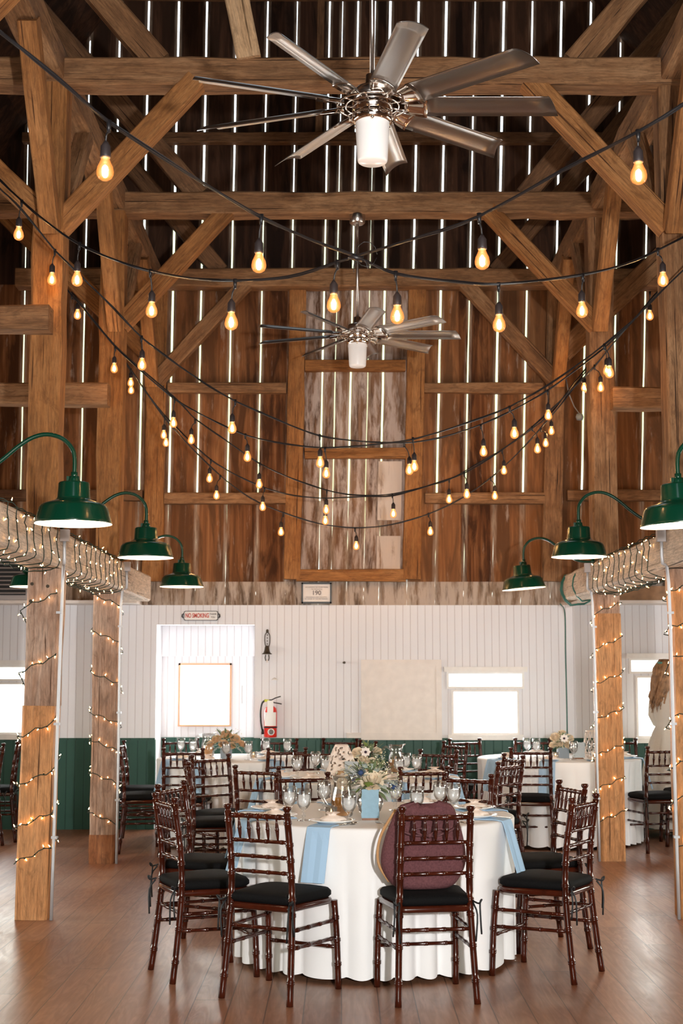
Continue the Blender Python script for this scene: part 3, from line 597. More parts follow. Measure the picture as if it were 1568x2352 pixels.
# end wall framing
def wt(name, x0, x1, z0, z1, mat, label, d=.10, lean=True):
    """a wall timber; uprights follow the lean of the boards"""
    if z1-z0 > x1-x0:
        xa = (x0+x1)/2; l0 = gx(xa, z0)-xa if lean else 0; l1 = gx(xa, z1)-xa if lean else 0
        return timber(name, (xa+l0, YW-d/2+.005, z0), (xa+l1, YW-d/2+.005, z1), x1-x0, d, mat, label, 'timber', rough=.004)
    return timber(name, (x0, YW-d/2+.005, (z0+z1)/2), (x1, YW-d/2+.005, (z0+z1)/2), z1-z0, d, mat, label, 'timber', ref=(0, 1, 0), rough=.004)
wt('wall_post', -1.98, -1.78, 2.44, 5.42, 'hewn_orange', 'upright timber on the end wall behind the left posts')
wt('wall_post', 2.06, 2.25, 2.44, 5.42, 'hewn', 'upright timber on the end wall behind the right posts')
wt('door_post', -.55, -.38, 2.46, 5.42, 'hewn_orange', 'upright left of the whitewashed loft door')
wt('door_post', .655, .83, 2.46, 5.42, 'hewn_orange', 'upright right of the whitewashed loft door')
wt('girt', -1.76, -.56, 4.35, 4.455, 'hewn', 'upper horizontal wall rail left of the loft door')
wt('girt', -1.78, -.56, 3.22, 3.33, 'hewn', 'lower horizontal wall rail left of the loft door')
wt('girt', .84, 2.04, 4.35, 4.455, 'hewn', 'upper horizontal wall rail right of the loft door')
wt('girt', .84, 2.04, 3.22, 3.33, 'hewn', 'lower horizontal wall rail right of the loft door')
wt('girt', -5.5, -2.0, 3.25, 3.36, 'hewn_dark', 'horizontal wall rail at the end of the left aisle')
wt('girt', 2.27, 5.5, 3.25, 3.36, 'hewn', 'horizontal wall rail at the end of the right aisle')
wt('girt', -3.3, 3.6, 6.98, 7.09, 'hewn_dark', 'dark horizontal rail high across the gable wall')
wt('girt', -2.3, 2.6, 8.55, 8.66, 'hewn_dark', 'topmost dark horizontal rail across the gable wall')
wt('lintel', -.37, .65, 4.58, 4.69, 'hewn_orange', 'head rail over the whitewashed loft door')
wt('lintel', -.37, .65, 3.68, 3.785, 'hewn_orange', 'middle rail across the whitewashed loft door')
wt('lintel', -.45, .64, 2.44, 2.56, 'hewn_orange', 'bottom rail of the loft door above the occupancy notice')
wt('gable_stud', -.33, -.25, 7.1, 9.5, 'hewn_dark', 'thin upright high on the gable wall behind the fan rod', .05)
# two painted boards of the loft door
for z0, z1, n in ((3.06, 3.66, 'upper'), (2.56, 2.9, 'lower')):
    pb = MB(); xa = gx(.45, z0)-.45; xb = gx(.45, z1)-.45
    pb.add([(.385+xa, YW-.008, z0), (.625+xa, YW-.008, z0), (.625+xb, YW-.008, z1), (.385+xb, YW-.008, z1), (.385+xa, YW+.006, z0), (.625+xa, YW+.006, z0), (.625+xb, YW+.006, z1), (.385+xb, YW+.006, z1)],
           [(0, 1, 2, 3), (4, 7, 6, 5), (0, 4, 5, 1), (1, 5, 6, 2), (2, 6, 7, 3), (3, 7, 4, 0)], False)
    if 'paintchip' not in M: M['paintchip'] = board_mat('chipped_white_paint', ((.2, .1, .05), (.3, .17, .1), (.4, .28, .2)), (.74, .66, .6), .36, .5)
    tag(pb.build('painted_board', M['paintchip']), 'chipped white painted board on the loft door, the %s one' % n, 'board')

# ================================================================== CEILING FANS
def make_fan(loc, rod, label):
    t = thing('ceiling_fan', label, 'ceiling fan', loc)
    b = MB(); b.tube([(0, 0, .13), (0, 0, rod)], .0125, 10); b.build('down_rod', M['silver'], t)
    b = MB(); b.lathe([(0, rod), (.062, rod), (.066, rod-.01), (.066, rod-.075), (.05, rod-.09), (.02, rod-.092), (0, rod-.092)], 24); b.build('canopy', M['silver'], t)
    b = MB(); b.lathe([(0, .15), (.03, .15), (.034, .1), (.075, .085), (.085, .07), (.085, .02), (0, .02)], 28); b.build('motor_cap', M['silver'], t)
    b = MB(); b.lathe([(.0, .02), (.092, .02), (.095, .012), (.095, -.03), (.091, -.033), (.091, -.037), (.095, -.04), (.095, -.075), (.085, -.085), (0, -.085)], 32); b.build('motor_housing', M['chrome'], t)
    b = MB(); b.tube([(.165*math.cos(a*PI/18), .165*math.sin(a*PI/18), 0) for a in range(36)], .006, 8, closed=True)
    b.tube([(.125*math.cos(a*PI/18), .125*math.sin(a*PI/18), -.004) for a in range(36)], .004, 8, closed=True)
    for k in range(9):
        a = 2*PI*k/9+.3; b.tube([(.09*math.cos(a), .09*math.sin(a), 0), (.168*math.cos(a), .168*math.sin(a), 0)], .005, 6)
    b.build('carrier_ring', M['chrome'], t)
    g = MB(); g.lathe([(.0, -.28), (.06, -.278), (.068, -.272), (.071, -.262), (.08, -.085), (.078, -.082), (0, -.082)], 40); g.build('glass_shade', M['frosted'], t)
    g = MB()
    for k in range(3): a = 2*PI*k/3+.5; g.ball((.088*math.cos(a), .088*math.sin(a), -.088), .009, 8, 5)
    g.build('thumb_screw', M['chrome'], t)
    # blade: shallow curved section, pitched, running out along +X
    def blade_mesh():
        b = MB(); n = 9; m = 6; L0, L1 = .235, .85; vs = []; fs = []
        for i in range(n):
            x = L0+(L1-L0)*i/(n-1)
            for j in range(m+1):
                u = -1+2*j/m; w = .064
                skew = .03*u*(i == n-1)
                y = w*u; z = .018*(1-u*u)
                p = math.radians(-20); vs.append((x+skew, y*math.cos(p)-z*math.sin(p), y*math.sin(p)+z*math.cos(p)))
        nv = len(vs); vs += [(x, y, z-.004) for x, y, z in vs]
        for i in range(n-1):
            for j in range(m):
                a = i*(m+1)+j; fs.append((a, a+1, a+m+2, a+m+1)); fs.append((nv+a, nv+a+m+1, nv+a+m+2, nv+a+1))
        for i in range(n-1):
            for j in (0, m): a = i*(m+1)+j; q = (a, a+m+1, nv+a+m+1, nv+a); fs.append(q if j == 0 else q[::-1])
        for j in range(m):
            for i in (0, n-1): a = i*(m+1)+j; fs.append((a, nv+a, nv+a+1, a+1))
        b.add(vs, fs, True); return b.mesh('blade', M['blade_metal'])
    def arm_mesh():
        b = MB(); n = 5; m = 6; vs = []; fs = []
        for i in range(n):
            x = .15+(.26-.15)*i/(n-1); w = (.03+.0375*(i/(n-1))**.6)
            for j in range(m+1):
                u = -1+2*j/m; y = w*u; z = .02*(1-u*u)-.006; p = math.radians(-20)
                vs.append((x, y*math.cos(p)-z*math.sin(p), y*math.sin(p)+z*math.cos(p)))
        nv = len(vs); vs += [(x, y, z-.006) for x, y, z in vs]
        for i in range(n-1):
            for j in range(m):
                a = i*(m+1)+j; fs.append((a, a+1, a+m+2, a+m+1)); fs.append((nv+a, nv+a+m+1, nv+a+m+2, nv+a+1))
            for j in (0, m): a = i*(m+1)+j; q = (a, a+m+1, nv+a+m+1, nv+a); fs.append(q if j == 0 else q[::-1])
        for j in range(m):
            for i in (0, n-1): a = i*(m+1)+j; fs.append((a, nv+a, nv+a+1, a+1))
        b.add(vs, fs, True); return b.mesh('blade_bracket', M['chrome'])
    bm_, am_ = blade_mesh(), arm_mesh()
    for k in range(9):
        link('blade', bm_, t, (0, 0, 0), (0, 0, 2*PI*k/9)); link('blade_bracket', am_, t, (0, 0, 0), (0, 0, 2*PI*k/9))
    return t
make_fan((.145, 6.42, 4.17), 1.26, 'large nickel ceiling fan with nine blades, nearest and highest in the photo')
make_fan((.135, 11.78, 4.37), 1.05, 'smaller looking nickel ceiling fan hanging behind, under the middle tie beam')

# ================================================================== GREEN BARN LAMPS
def make_lamp(x, y, z, side, label, tilt=0, reach=.55, group='green gooseneck lamps along the posts'):
    """z is the shade rim; side is the direction (in x) towards the post it is fixed to"""
    t = thing('barn_lamp', label, 'lamp', (x, y, z), 0, group)
    b = MB(); b.lathe([(.180, 0), (.182, .004), (.178, .012), (.160, .075), (.150, .088), (.135, .096), (.10, .106), (.082, .115), (.076, .125), (.072, .19), (.068, .196), (.03, .198), (0, .198)], 40)
    b.build('lamp_shade', M['green_enamel'], t, rot=(0, tilt, 0))
    b = MB(); b.lathe([(.180, .0), (.176, .008), (.157, .07), (.13, .09), (.08, .105), (.0, .108)], 40); b.build('shade_lining', M['lamp_inside'], t, (0, 0, 0), (0, tilt, 0))
    b = MB(); b.ball((0, 0, .055), .03, 12, 8, (1, 1, 1.3)); b.build('lamp_bulb', M['lamp_glow'], t)
    b = MB(); b.lathe([(0, .225), (.024, .225), (.026, .21), (.03, .20), (.03, .194), (0, .194)], 14); b.box(-.034, -.012, -.012, .012, .2, .225); b.build('shade_cap', M['green_enamel'], t)
    pts = [(0, 0, .22), (0, 0, .31), (side*.015, 0, .36), (side*.06, 0, .405), (side*.13, 0, .425), (side*.20, 0, .41), (side*.27, 0, .365), (side*.34, 0, .305), (side*.42, 0, .25), (side*.49, 0, .228), (side*reach, 0, .225)]
    b = MB(); b.tube(smooth_path(pts, 4), .0105, 10); b.build('gooseneck', M['green_enamel'], t)
    b = MB(); b.tube([(side*(reach-.02), 0, .225), (side*(reach+.005), 0, .225)], .04, 16); b.build('wall_mount', M['green_enamel'], t)
    b = MB(); b.tube([(0, 0, .215), (0, 0, .245)], .016, 10); b.build('coupling', M['green_enamel'], t)
    return t
make_lamp(-1.255, 6.62, 2.217, -1, 'green enamel barn lamp at left, the largest of the left three')
make_lamp(-1.27, 9.2, 2.268, -1, 'green enamel barn lamp in the middle of the left row of three')
make_lamp(-1.32, 11.75, 2.235, -1, 'green enamel barn lamp farthest back of the left row')
make_lamp(1.58, 6.62, 2.21, 1, 'green enamel barn lamp cut by the right edge of the photo', math.radians(-3), .53)
make_lamp(1.545, 9.22, 2.275, 1, 'green enamel barn lamp in the middle of the right row', 0, .56)
make_lamp(1.52, 11.85, 2.225, 1, 'tilted green enamel barn lamp farthest back of the right row', math.radians(-5), .58)
make_lamp(-2.56, 11.75, 2.235, 1, 'green enamel barn lamp in the left aisle, half hidden behind the near post', 0, .53, 'aisle lamps')

# ================================================================== STRING LIGHTS
_e = {}
def edison(parent, tpt, bpt):
    tpt, bpt = Vector(tpt), Vector(bpt)
    d = bpt-tpt
    # bulb hangs below its tee; local frame: z up along the hang
    if 'sock' not in _e:
        b = MB(); b.lathe([(0, .098), (.006, .098), (.012, .088), (.0175, .08), (.0185, .05), (.0185, .042), (.0165, .038), (0, .038)], 14); _e['sock'] = b.mesh('bulb_socket', M['socket_black'])
        b = MB(); b.lathe([(.0135, .045), (.0145, .034), (.019, .022), (.0265, .006), (.0295, -.010), (.029, -.020), (.0235, -.032), (.013, -.0395), (0, -.042)], 20); _e['glass'] = b.mesh('bulb', M['bulb_glass'])
        b = MB(); b.ball((0, 0, -.004), .0105, 10, 7, (1, 1, 1.5)); _e['fil'] = b.mesh('filament', M['filament'])
    s = link('bulb_socket', _e['sock'], parent, bpt)
    g = link('bulb', _e['glass'], s); link('filament', _e['fil'], s)
    top = bpt+Vector((0, 0, .095)); b = MB()
    b.tube(smooth_path([tpt, tpt+Vector((d.x*.15, d.y*.15, -.03)), top*.6+tpt*.4+Vector((d.x*.1, 0, 0)), top], 3), .0038, 6)
    b.tube([tpt+Vector((0, 0, .008)), tpt+Vector((0, 0, -.035))], [.010, .006], 8)
    b.build('drop_cord', M['cable_black'], parent)
SL = {'A': 'string light swag from the near upper left to the right post, crossing under the fan',
      'B': 'string light swag from the near upper right to the left aisle, crossing under the fan',
      'C': 'string light swag from the near left post sagging towards the far right',
      'D': 'string light swag from the near right post sagging towards the far left',
      'E': 'string light swag in the lower group, its low point just right of centre',
      'F': 'string light swag in the lower group, its low point just left of the centre',
      'G': 'lowest and farthest string light swag in the photo'}
for k, (pts, bulbs) in STRANDS.items():
    t = thing('string_lights', SL[k], 'string lights', (0, 0, 0))
    b = MB(); path = smooth_path(pts, 4)
    b.tube(path, .0062 if k in 'AB' else .0056, 8)
    b.tube([(p.x+.008*math.sin(i*.5), p.y, p.z+.007*math.cos(i*.5)) for i, p in enumerate(path)], .0025, 5)
    b.build('cable', M['cable_black'], t)
    for tp, bp in bulbs: edison(t, tp, bp)
    if k == 'B':
        c0 = Vector(pts[6]); b = MB()
        b.tube([c0+Vector((.045+.045*math.cos(a*.6), 0, .01+.055*math.sin(a*.6))) for a in range(11)], .0018, 5)
        b.tube([c0+Vector((.02+.03*math.cos(a*.5), .01, -.05+.045*math.sin(a*.5))) for a in range(8)], .0018, 5)
        b.tube([c0+Vector((-.03, 0, .004)), c0+Vector((.03, 0, -.012))], .015, 8)
        b.build('cable_tie', M['cable_black'], t)

# ================================================================== FAIRY LIGHTS
b = MB(); b.lathe([(0, .019), (.0017, .014), (.0029, .006), (.0028, 0), (0, 0)], 6); FAIRY = b.mesh('fairy_bulb', M['fairy'])
def fairy(parent, path, step, phase=0.):
    b = MB(); b.tube(path, .0032, 5)
    acc = phase; sock = []
    for p, q in zip(path, path[1:]):
        p, q = Vector(p), Vector(q); L = (q-p).length
        while acc < L:
            sock.append(p+(q-p)*(acc/L)); acc += step*R.uniform(.75, 1.25)
        acc -= L
    bulbs = []
    for c in sock:
        e = Euler((R.uniform(-.9, .9)+(PI if R.random() < .5 else 0), R.uniform(-.9, .9), R.uniform(0, 6.28)))
        dr = e.to_matrix() @ Vector((0, 0, 1)); bulbs.append((c, dr, e)); b.tube([c, c+dr*.012], .0042, 5)
    b.build('wire', M['green_wire'], parent)
    for c, dr, e in bulbs: link('fairy_bulb', FAIRY, parent, c+dr*.010, e)
    return len(bulbs)
def spiral(x, y, w, heights, rise, step, off=.012):
    """one turn per height; crosses the front face from z to z+rise, left to right"""
    h = w/2+off; pts = []
    hs = sorted(heights, reverse=True)
    for i, z in enumerate(hs):
        zn = hs[i+1] if i+1 < len(hs) else z-.25
        za, zb = (z, z+rise)
        # front: right to left going down when rise > 0
        A = (-h, -h, za); B = (h, -h, zb)
        first, last = (B, A) if rise > 0 else (A, B)
        nz0 = last[2]; nxt = (zn+max(rise, 0))
        for j in range(7):
            u = j/6; pts.append((x+first[0]+(last[0]-first[0])*u, y-h-.003*math.sin(j*2.1), first[2]+(last[2]-first[2])*u+.012*math.sin(j*1.9+i)))
        if i+1 == len(hs): break
        s = -1 if rise > 0 else 1
        for q, (ax, ay) in enumerate(((s*h, h), (-s*h, h))):
            pts.append((x+ax, y+ay, nz0+(nxt-nz0)*(q+1)/3))
    return pts
def fairy_post(label, x, y, hs, rise, step):
    t = thing('fairy_lights', label, 'fairy lights'); n = fairy(t, [Vector(p) for p in spiral(x, y, PW, hs, rise, step)], step); return n
n1 = fairy_post('fairy lights wound around the near left post', LX, 9.16, [1.93, 1.53, 1.12, .82, .56, .35], .10, .062)
n2 = fairy_post('fairy lights wound around the second left post', LX-.01, 11.8, [2.17, 1.87, 1.53, 1.21, .99, .73, .41], -.085, .07)
n3 = fairy_post('fairy lights wound around the honey coloured right post', RX, 11.95, [2.02, 1.73, 1.44, 1.15, .86, .59, .32], .09, .068)
n4 = fairy_post('fairy lights wound around the post at the right edge', RX, 9.2, [2.28, 2.05, 1.82, 1.62, 1.25, .95, .74, .45], .07, .07)
def garland(label, x, y0, y1, turns, step, w=.235):
    t = thing('fairy_lights', label, 'fairy lights'); h = w/2+.012; pts = []; zc = 2.315
    for i in range(turns):
        ya = y0+(y1-y0)*i/turns; dy = (y1-y0)/turns
        s = 1 if x < 0 else -1
        pts += [(x-s*h, ya, zc+h), (x+s*(h-.01), ya+dy*.2, zc+h), (x+s*(h+.006), ya+dy*.2+R.uniform(-.035, .035), zc+.05), (x+s*(h+.006), ya+dy*.42+R.uniform(-.04, .04), zc-.03), (x+s*h, ya+dy*.5, zc-h), (x-s*.02, ya+dy*.62, zc-h-.022), (x-s*h, ya+dy*.8, zc-h), (x-s*h, ya+dy*.9, zc)]
    fine = smooth_path(pts, 3)
    fine = [p+Vector((0, R.uniform(-.013, .013), R.uniform(-.006, .006))) for p in fine]
    return fairy(t, fine, step)
n5 = garland('fairy lights wrapped around the left beam, section nearer the camera', -1.908, 7.2, 9.0, 8, .13)
n6 = garland('fairy lights wrapped thickly around the left beam between the two posts', -1.905, 9.35, 11.55, 11, .125)
n7 = garland('fairy lights wrapped around the right beam between the two posts', 2.19, 9.4, 11.7, 11, .14)
print('fairy counts', n1, n2, n3, n4, n5, n6, n7)

# conduits on the posts
def conduit(pts, box, label):
    t = thing('electrical_conduit', label, 'conduit'); b = MB(); b.tube(smooth_path(pts, 3), .0105, 10); b.build('pipe', M['conduit'], t)
    x, y, z = box; b = MB(); b.box(x-.025, x+.03, y-.022, y+.022, z, z+.075); b.build('junction_box', M['box_grey'], t)
    for zz in (.5, 1.2, 1.9):
        b = MB(); b.box(pts[1][0]-.018, pts[1][0]+.018, y-.004, y+.03, zz, zz+.015); b.build('pipe_clip', M['conduit'], t)
conduit([(-1.80, 9.05, 0.002), (-1.79, 9.05, 1.0), (-1.775, 9.05, 2.1), (-1.765, 9.03, 2.22), (-1.765, 9.03, 2.36)], (-1.765, 9.03, 2.36), 'metal conduit pipe down the corner of the near left post')
conduit([(-1.81, 11.69, 0.002), (-1.81, 11.69, 1.0), (-1.81, 11.69, 2.1), (-1.765, 11.67, 2.22), (-1.765, 11.67, 2.36)], (-1.765, 11.67, 2.36), 'metal conduit pipe down the corner of the second left post')
conduit([(2.10, 9.08, 0.002), (2.095, 9.08, 1.0), (2.09, 9.08, 2.1), (2.05, 9.06, 2.22), (2.045, 9.06, 2.36)], (2.04, 9.06, 2.36), 'metal conduit pipe down the post at the right edge')
conduit([(2.10, 11.83, 0.002), (2.095, 11.83, 1.0), (2.085, 11.83, 2.1), (2.045, 11.81, 2.22), (2.045, 11.81, 2.36)], (2.045, 11.81, 2.36), 'metal conduit pipe down the honey coloured right post')

# ================================================================== CHAIRS
def bamboo(mb, pts, r, rings, n=10, ringw=.007):
    """turned rod with raised rings at the given fractions"""
    P = [Vector(p) for p in smooth_path(pts, 5)] if len(pts) > 2 else [Vector(pts[0]), Vector(pts[1])]
    Ls = [0]
    for a, b in zip(P, P[1:]): Ls.append(Ls[-1]+(b-a).length)
    T = Ls[-1]
    def at(s):
        s = max(0, min(T, s))
        for i in range(len(P)-1):
            if s <= Ls[i+1]+1e-9: u = (s-Ls[i])/max(1e-9, Ls[i+1]-Ls[i]); return P[i]+(P[i+1]-P[i])*u
        return P[-1]
    ev = [(0, r)]
    for f in rings:
        s = f*T; ev += [(s-ringw*1.6, r), (s-ringw, r*1.2), (s-ringw*.15, r*1.2), (s, r*1.0), (s+ringw*.15, r*1.2), (s+ringw, r*1.2), (s+ringw*1.6, r)]
    k = 0
    while len(P) > 2 and k < len(Ls):
        if all(abs(Ls[k]-f*T) > ringw*2 for f in rings) and 0 < Ls[k] < T: ev.append((Ls[k], r))
        k += 1
    ev.append((T, r)); ev = sorted(e for e in ev if -1e-6 <= e[0] <= T+1e-6)
    mb.tube([at(s) for s, _ in ev], [q for _, q in ev], n); return mb
SH = .445   # seat height
def make_chair(label, loc, rz, group):
    t = thing('chiavari_chair', label, 'chair', loc, rz, group); mh = M['mahogany']
    for s in (-1, 1):
        b = MB(); bamboo(b, [(s*.188, -.035, 0), (s*.180, -.012, .18), (s*.170, .012, .43), (s*.166, .004, .65), (s*.165, -.030, .872)], .0163, [.12, .3, .46, .54, .66, .745, .83, .95], 12)
        b.lathe([(.0163, 0), (.012, .006), (.013, .010), (.020, .020), (.021, .027), (.0195, .033), (0, .036)], 12, (s*.165, -.030, .869)); b.build('back_post', mh, t)
        b = MB(); bamboo(b, [(s*.198, .405, 0), (s*.196, .395, .22), (s*.190, .378, .425)], .0160, [.28, .55, .8], 12); b.build('front_leg', mh, t)
    # rounded seat frame
    def outline(k):
        pts = []
        cor = [(-.205+k, .385-k, .07), (.205-k, .385-k, .07), (.178-k, -.012+k, .035), (-.178+k, -.012+k, .035)]
        ang = [(90, 180), (0, 90), (-90, 0), (180, 270)]
        order = [1, 0, 3, 2]
        for i in order:
            x, y, r = cor[i]; a0, a1 = ang[i]; sx = -1 if x < 0 else 1; sy = 1 if y > .1 else -1
            for q in range(5): a = math.radians(a0+(a1-a0)*q/4); pts.append((x-sx*r+r*math.cos(a), y-sy*r+r*math.sin(a)))
        return pts
    def slab(mb, layers):
        vs = []; fs = []; n = 20
        for k, z in layers:
            for x, y in outline(k): vs.append((x, y, z))
        for i in range(len(layers)-1):
            for q in range(n): l = (q+1) % n; fs.append((i*n+q, i*n+l, (i+1)*n+l, (i+1)*n+q))
        fs.append(tuple(range(n))[::-1]); L = len(layers)-1
        vs.append((0, .18, layers[-1][1]+.004)); c = len(vs)-1
        for q in range(n): fs.append((L*n+q, L*n+(q+1) % n, c))
        return mb.add(vs, fs, True)
    slab(MB(), [(.014, SH-.032), (.002, SH-.026), (0, SH-.014), (.004, SH-.004), (.012, SH)]).build('seat', mh, t)
    cu = slab(MB(), [(.016, SH), (.004, SH+.012), (.004, SH+.03), (.014, SH+.043), (.05, SH+.052), (.11, SH+.056)]).build('cushion', M['cushion'], t)
    for s in (-1, 1):
        b = MB(); x = s*.175
        b.tube(smooth_path([(x, -.015, SH+.02), (x+s*.022, -.045, SH+.012), (x+s*.034, -.05, SH+.03), (x+s*.03, -.035, SH+.012), (x+s*.03, -.04, SH-.05), (x+s*.036, -.035, SH-.13)], 3), .0045, 5)
        b.tube(smooth_path([(x, -.02, SH+.012), (x+s*.012, -.05, SH-.04), (x+s*.004, -.05, SH-.16)], 3), .0045, 5); b.build('tie_ribbon', M['ribbon'], t)
    b = MB(); bamboo(b, [(-.158, -.027, .852), (.158, -.027, .852)], .0115, [.12, .35, .5, .65, .88]); b.build('top_rail', mh, t)
    for z, y in ((.735, -.010), (.662, .002), (.590, .009)):
        b = MB(); bamboo(b, [(-.157, y, z), (.157, y, z)], .0088, [.1, .37, .63, .9]); b.build('back_rail', mh, t)
    for k in range(5):
        x = -.105+.0525*k; b = MB(); P0 = Vector((x, -.010, .742)); P1 = Vector((x, -.026, .845)); d = P1-P0
        b.tube([P0+d*u for u in (0, .2, .4, .46, .5, .54, .6, .8, 1)], [.0045, .0075, .0095, .0095, .0125, .0095, .009, .0065, .0045], 8); b.build('spindle', mh, t)
    for s in (-1, 1):
        for z0, z1 in ((.33, .33), (.25, .245)):
            b = MB(); bamboo(b, [(s*.176, .003, z0), (s*.194, .388, z1)], .0088, [.12, .36, .62, .88]); b.build('side_stretcher', mh, t)
    b = MB(); bamboo(b, [(-.172, .006, .335), (.172, .006, .335)], .0088, [.12, .38, .62, .88]); b.build('rear_stretcher', mh, t)
    b = MB(); bamboo(b, [(-.192, .395, .20), (.192, .395, .20)], .0088, [.12, .38, .62, .88]); b.build('front_stretcher', mh, t)
    return t
GC1, GC2, GC3, GC4 = 'chairs around the front table', 'chairs around the middle table', 'chairs around the back left table', 'chairs around the back right table'
CH = [(-.385, 6.87, -29, 'mahogany chiavari chair seen from behind, front left of the front table', GC1),
 (.434, 6.83, 10, 'mahogany chiavari chair seen from behind with the mauve bag on its seat', GC1),
 (-.878, 7.42, -66, 'mahogany chiavari chair side-on at the left of the front table, nearer one', GC1),
 (-.883, 8.25, -110, 'mahogany chiavari chair side-on at the left of the front table, farther one', GC1),
 (1.205, 7.40, 59, 'mahogany chiavari chair at the right of the front table, nearer one', GC1),
 (1.297, 8.31, 107, 'mahogany chiavari chair at the right of the front table, behind another chair', GC1),
 (-.242, 9.08, 193, 'mahogany chair on the far side of the front table, left of its flowers', GC1),
 (.774, 9.02, 148, 'mahogany chair on the far side of the front table, right of its flowers', GC1),
 (-.561, 9.79, -24, 'mahogany chair seen from behind at the middle table, left of centre', GC2),
 (.49, 9.86, 16, 'mahogany chair seen from behind at the middle table, right of centre', GC2),
 (-.937, 11.1, -143, 'mahogany chair angled at the far left of the middle table', GC2),
 (-1.08, 10.35, -80, 'mahogany chair side-on at the left of the middle table', GC2),
 (1.17, 10.35, 52, 'mahogany chair at the right of the middle table, nearer one', GC2),
 (1.30, 11.13, 109, 'mahogany chair at the right of the middle table, farther one', GC2),
 (.78, 11.8, 150, 'mahogany chair facing the camera at the far right of the middle table', GC2),
 (-.16, 11.72, 183, 'mahogany chair facing the camera beyond the middle table, left of the lantern', GC2),
 (-1.33, 12.32, -2, 'mahogany chair seen from behind at the near side of the back left table', GC3),
 (-.47, 12.46, 20, 'mahogany chair at the near right of the back left table', GC3),
 (-1.55, 13.92, 197, 'mahogany chair by the recess, facing the camera at the back left table', GC3),
 (-.60, 13.88, 176, 'mahogany chair below the fire extinguisher at the back left table', GC3),
 (-1.93, 12.50, -68, 'mahogany chair side-on at the left end of the back left table, nearer one', GC3),
 (-2.02, 13.3, -95, 'mahogany chair side-on at the left end of the back left table, farther one', GC3),
 (1.60, 12.3, -4, 'mahogany chair seen from behind at the near left of the back right table', GC4),
 (2.78, 12.42, 12, 'mahogany chair at the near right of the back right table, beyond the honey post', GC4),
 (1.85, 13.93, 180, 'mahogany chair facing the camera behind the flowers of the back right table', GC4),
 (2.68, 13.93, 172, 'mahogany chair facing the camera right of the honey coloured post', GC4),
 (3.30, 13.0, 85, 'mahogany chair with its black seat showing beside the right edge post', GC4),
 (-.02, 13.9, 168, 'mahogany chair by the wall left of the cream panel, facing the room', 'spare chairs by the end wall'),
 (.22, 13.45, 115, 'mahogany chair turned sideways behind the lattice lantern', 'spare chairs by the end wall'),
 (1.02, 13.2, 125, 'mahogany chair turned sideways near the wall under the cream panel corner', 'spare chairs by the end wall'),
 (1.20, 13.85, 205, 'mahogany chair angled by the green wainscot below the right window', 'spare chairs by the end wall'),
 (-3.02, 13.35, 98, 'mahogany chair in the left aisle, farther of the pair', 'chairs in the left aisle'),
 (-3.10, 12.75, 75, 'mahogany chair in the left aisle, nearer of the pair cut by the photo edge', 'chairs in the left aisle')]
c0 = None
TC = {GC1: ((.18, 7.95), 1.172), GC2: ((.12, 10.8), 1.16), GC3: ((-.97, 13.2), 1.12), GC4: ((2.0, 13.26), 1.14)}
for x, y, a, lab, g in CH:
    if g in TC:                                        # keep each seat clear of the hanging cloth
        (tx, ty), dmin = TC[g]; d = math.hypot(x-tx, y-ty)
        if g in (GC3, GC4):
            if d < dmin and y < ty and abs(x-tx) < .8: y = ty-math.sqrt(dmin**2-(x-tx)**2)
        elif d < dmin: x, y = tx+(x-tx)*dmin/d, ty+(y-ty)*dmin/d
    if c0 is None: c0 = make_chair(lab, (x, y, 0), math.radians(a), g)
    else: dup(c0, lab, (x, y, 0), math.radians(a), g)

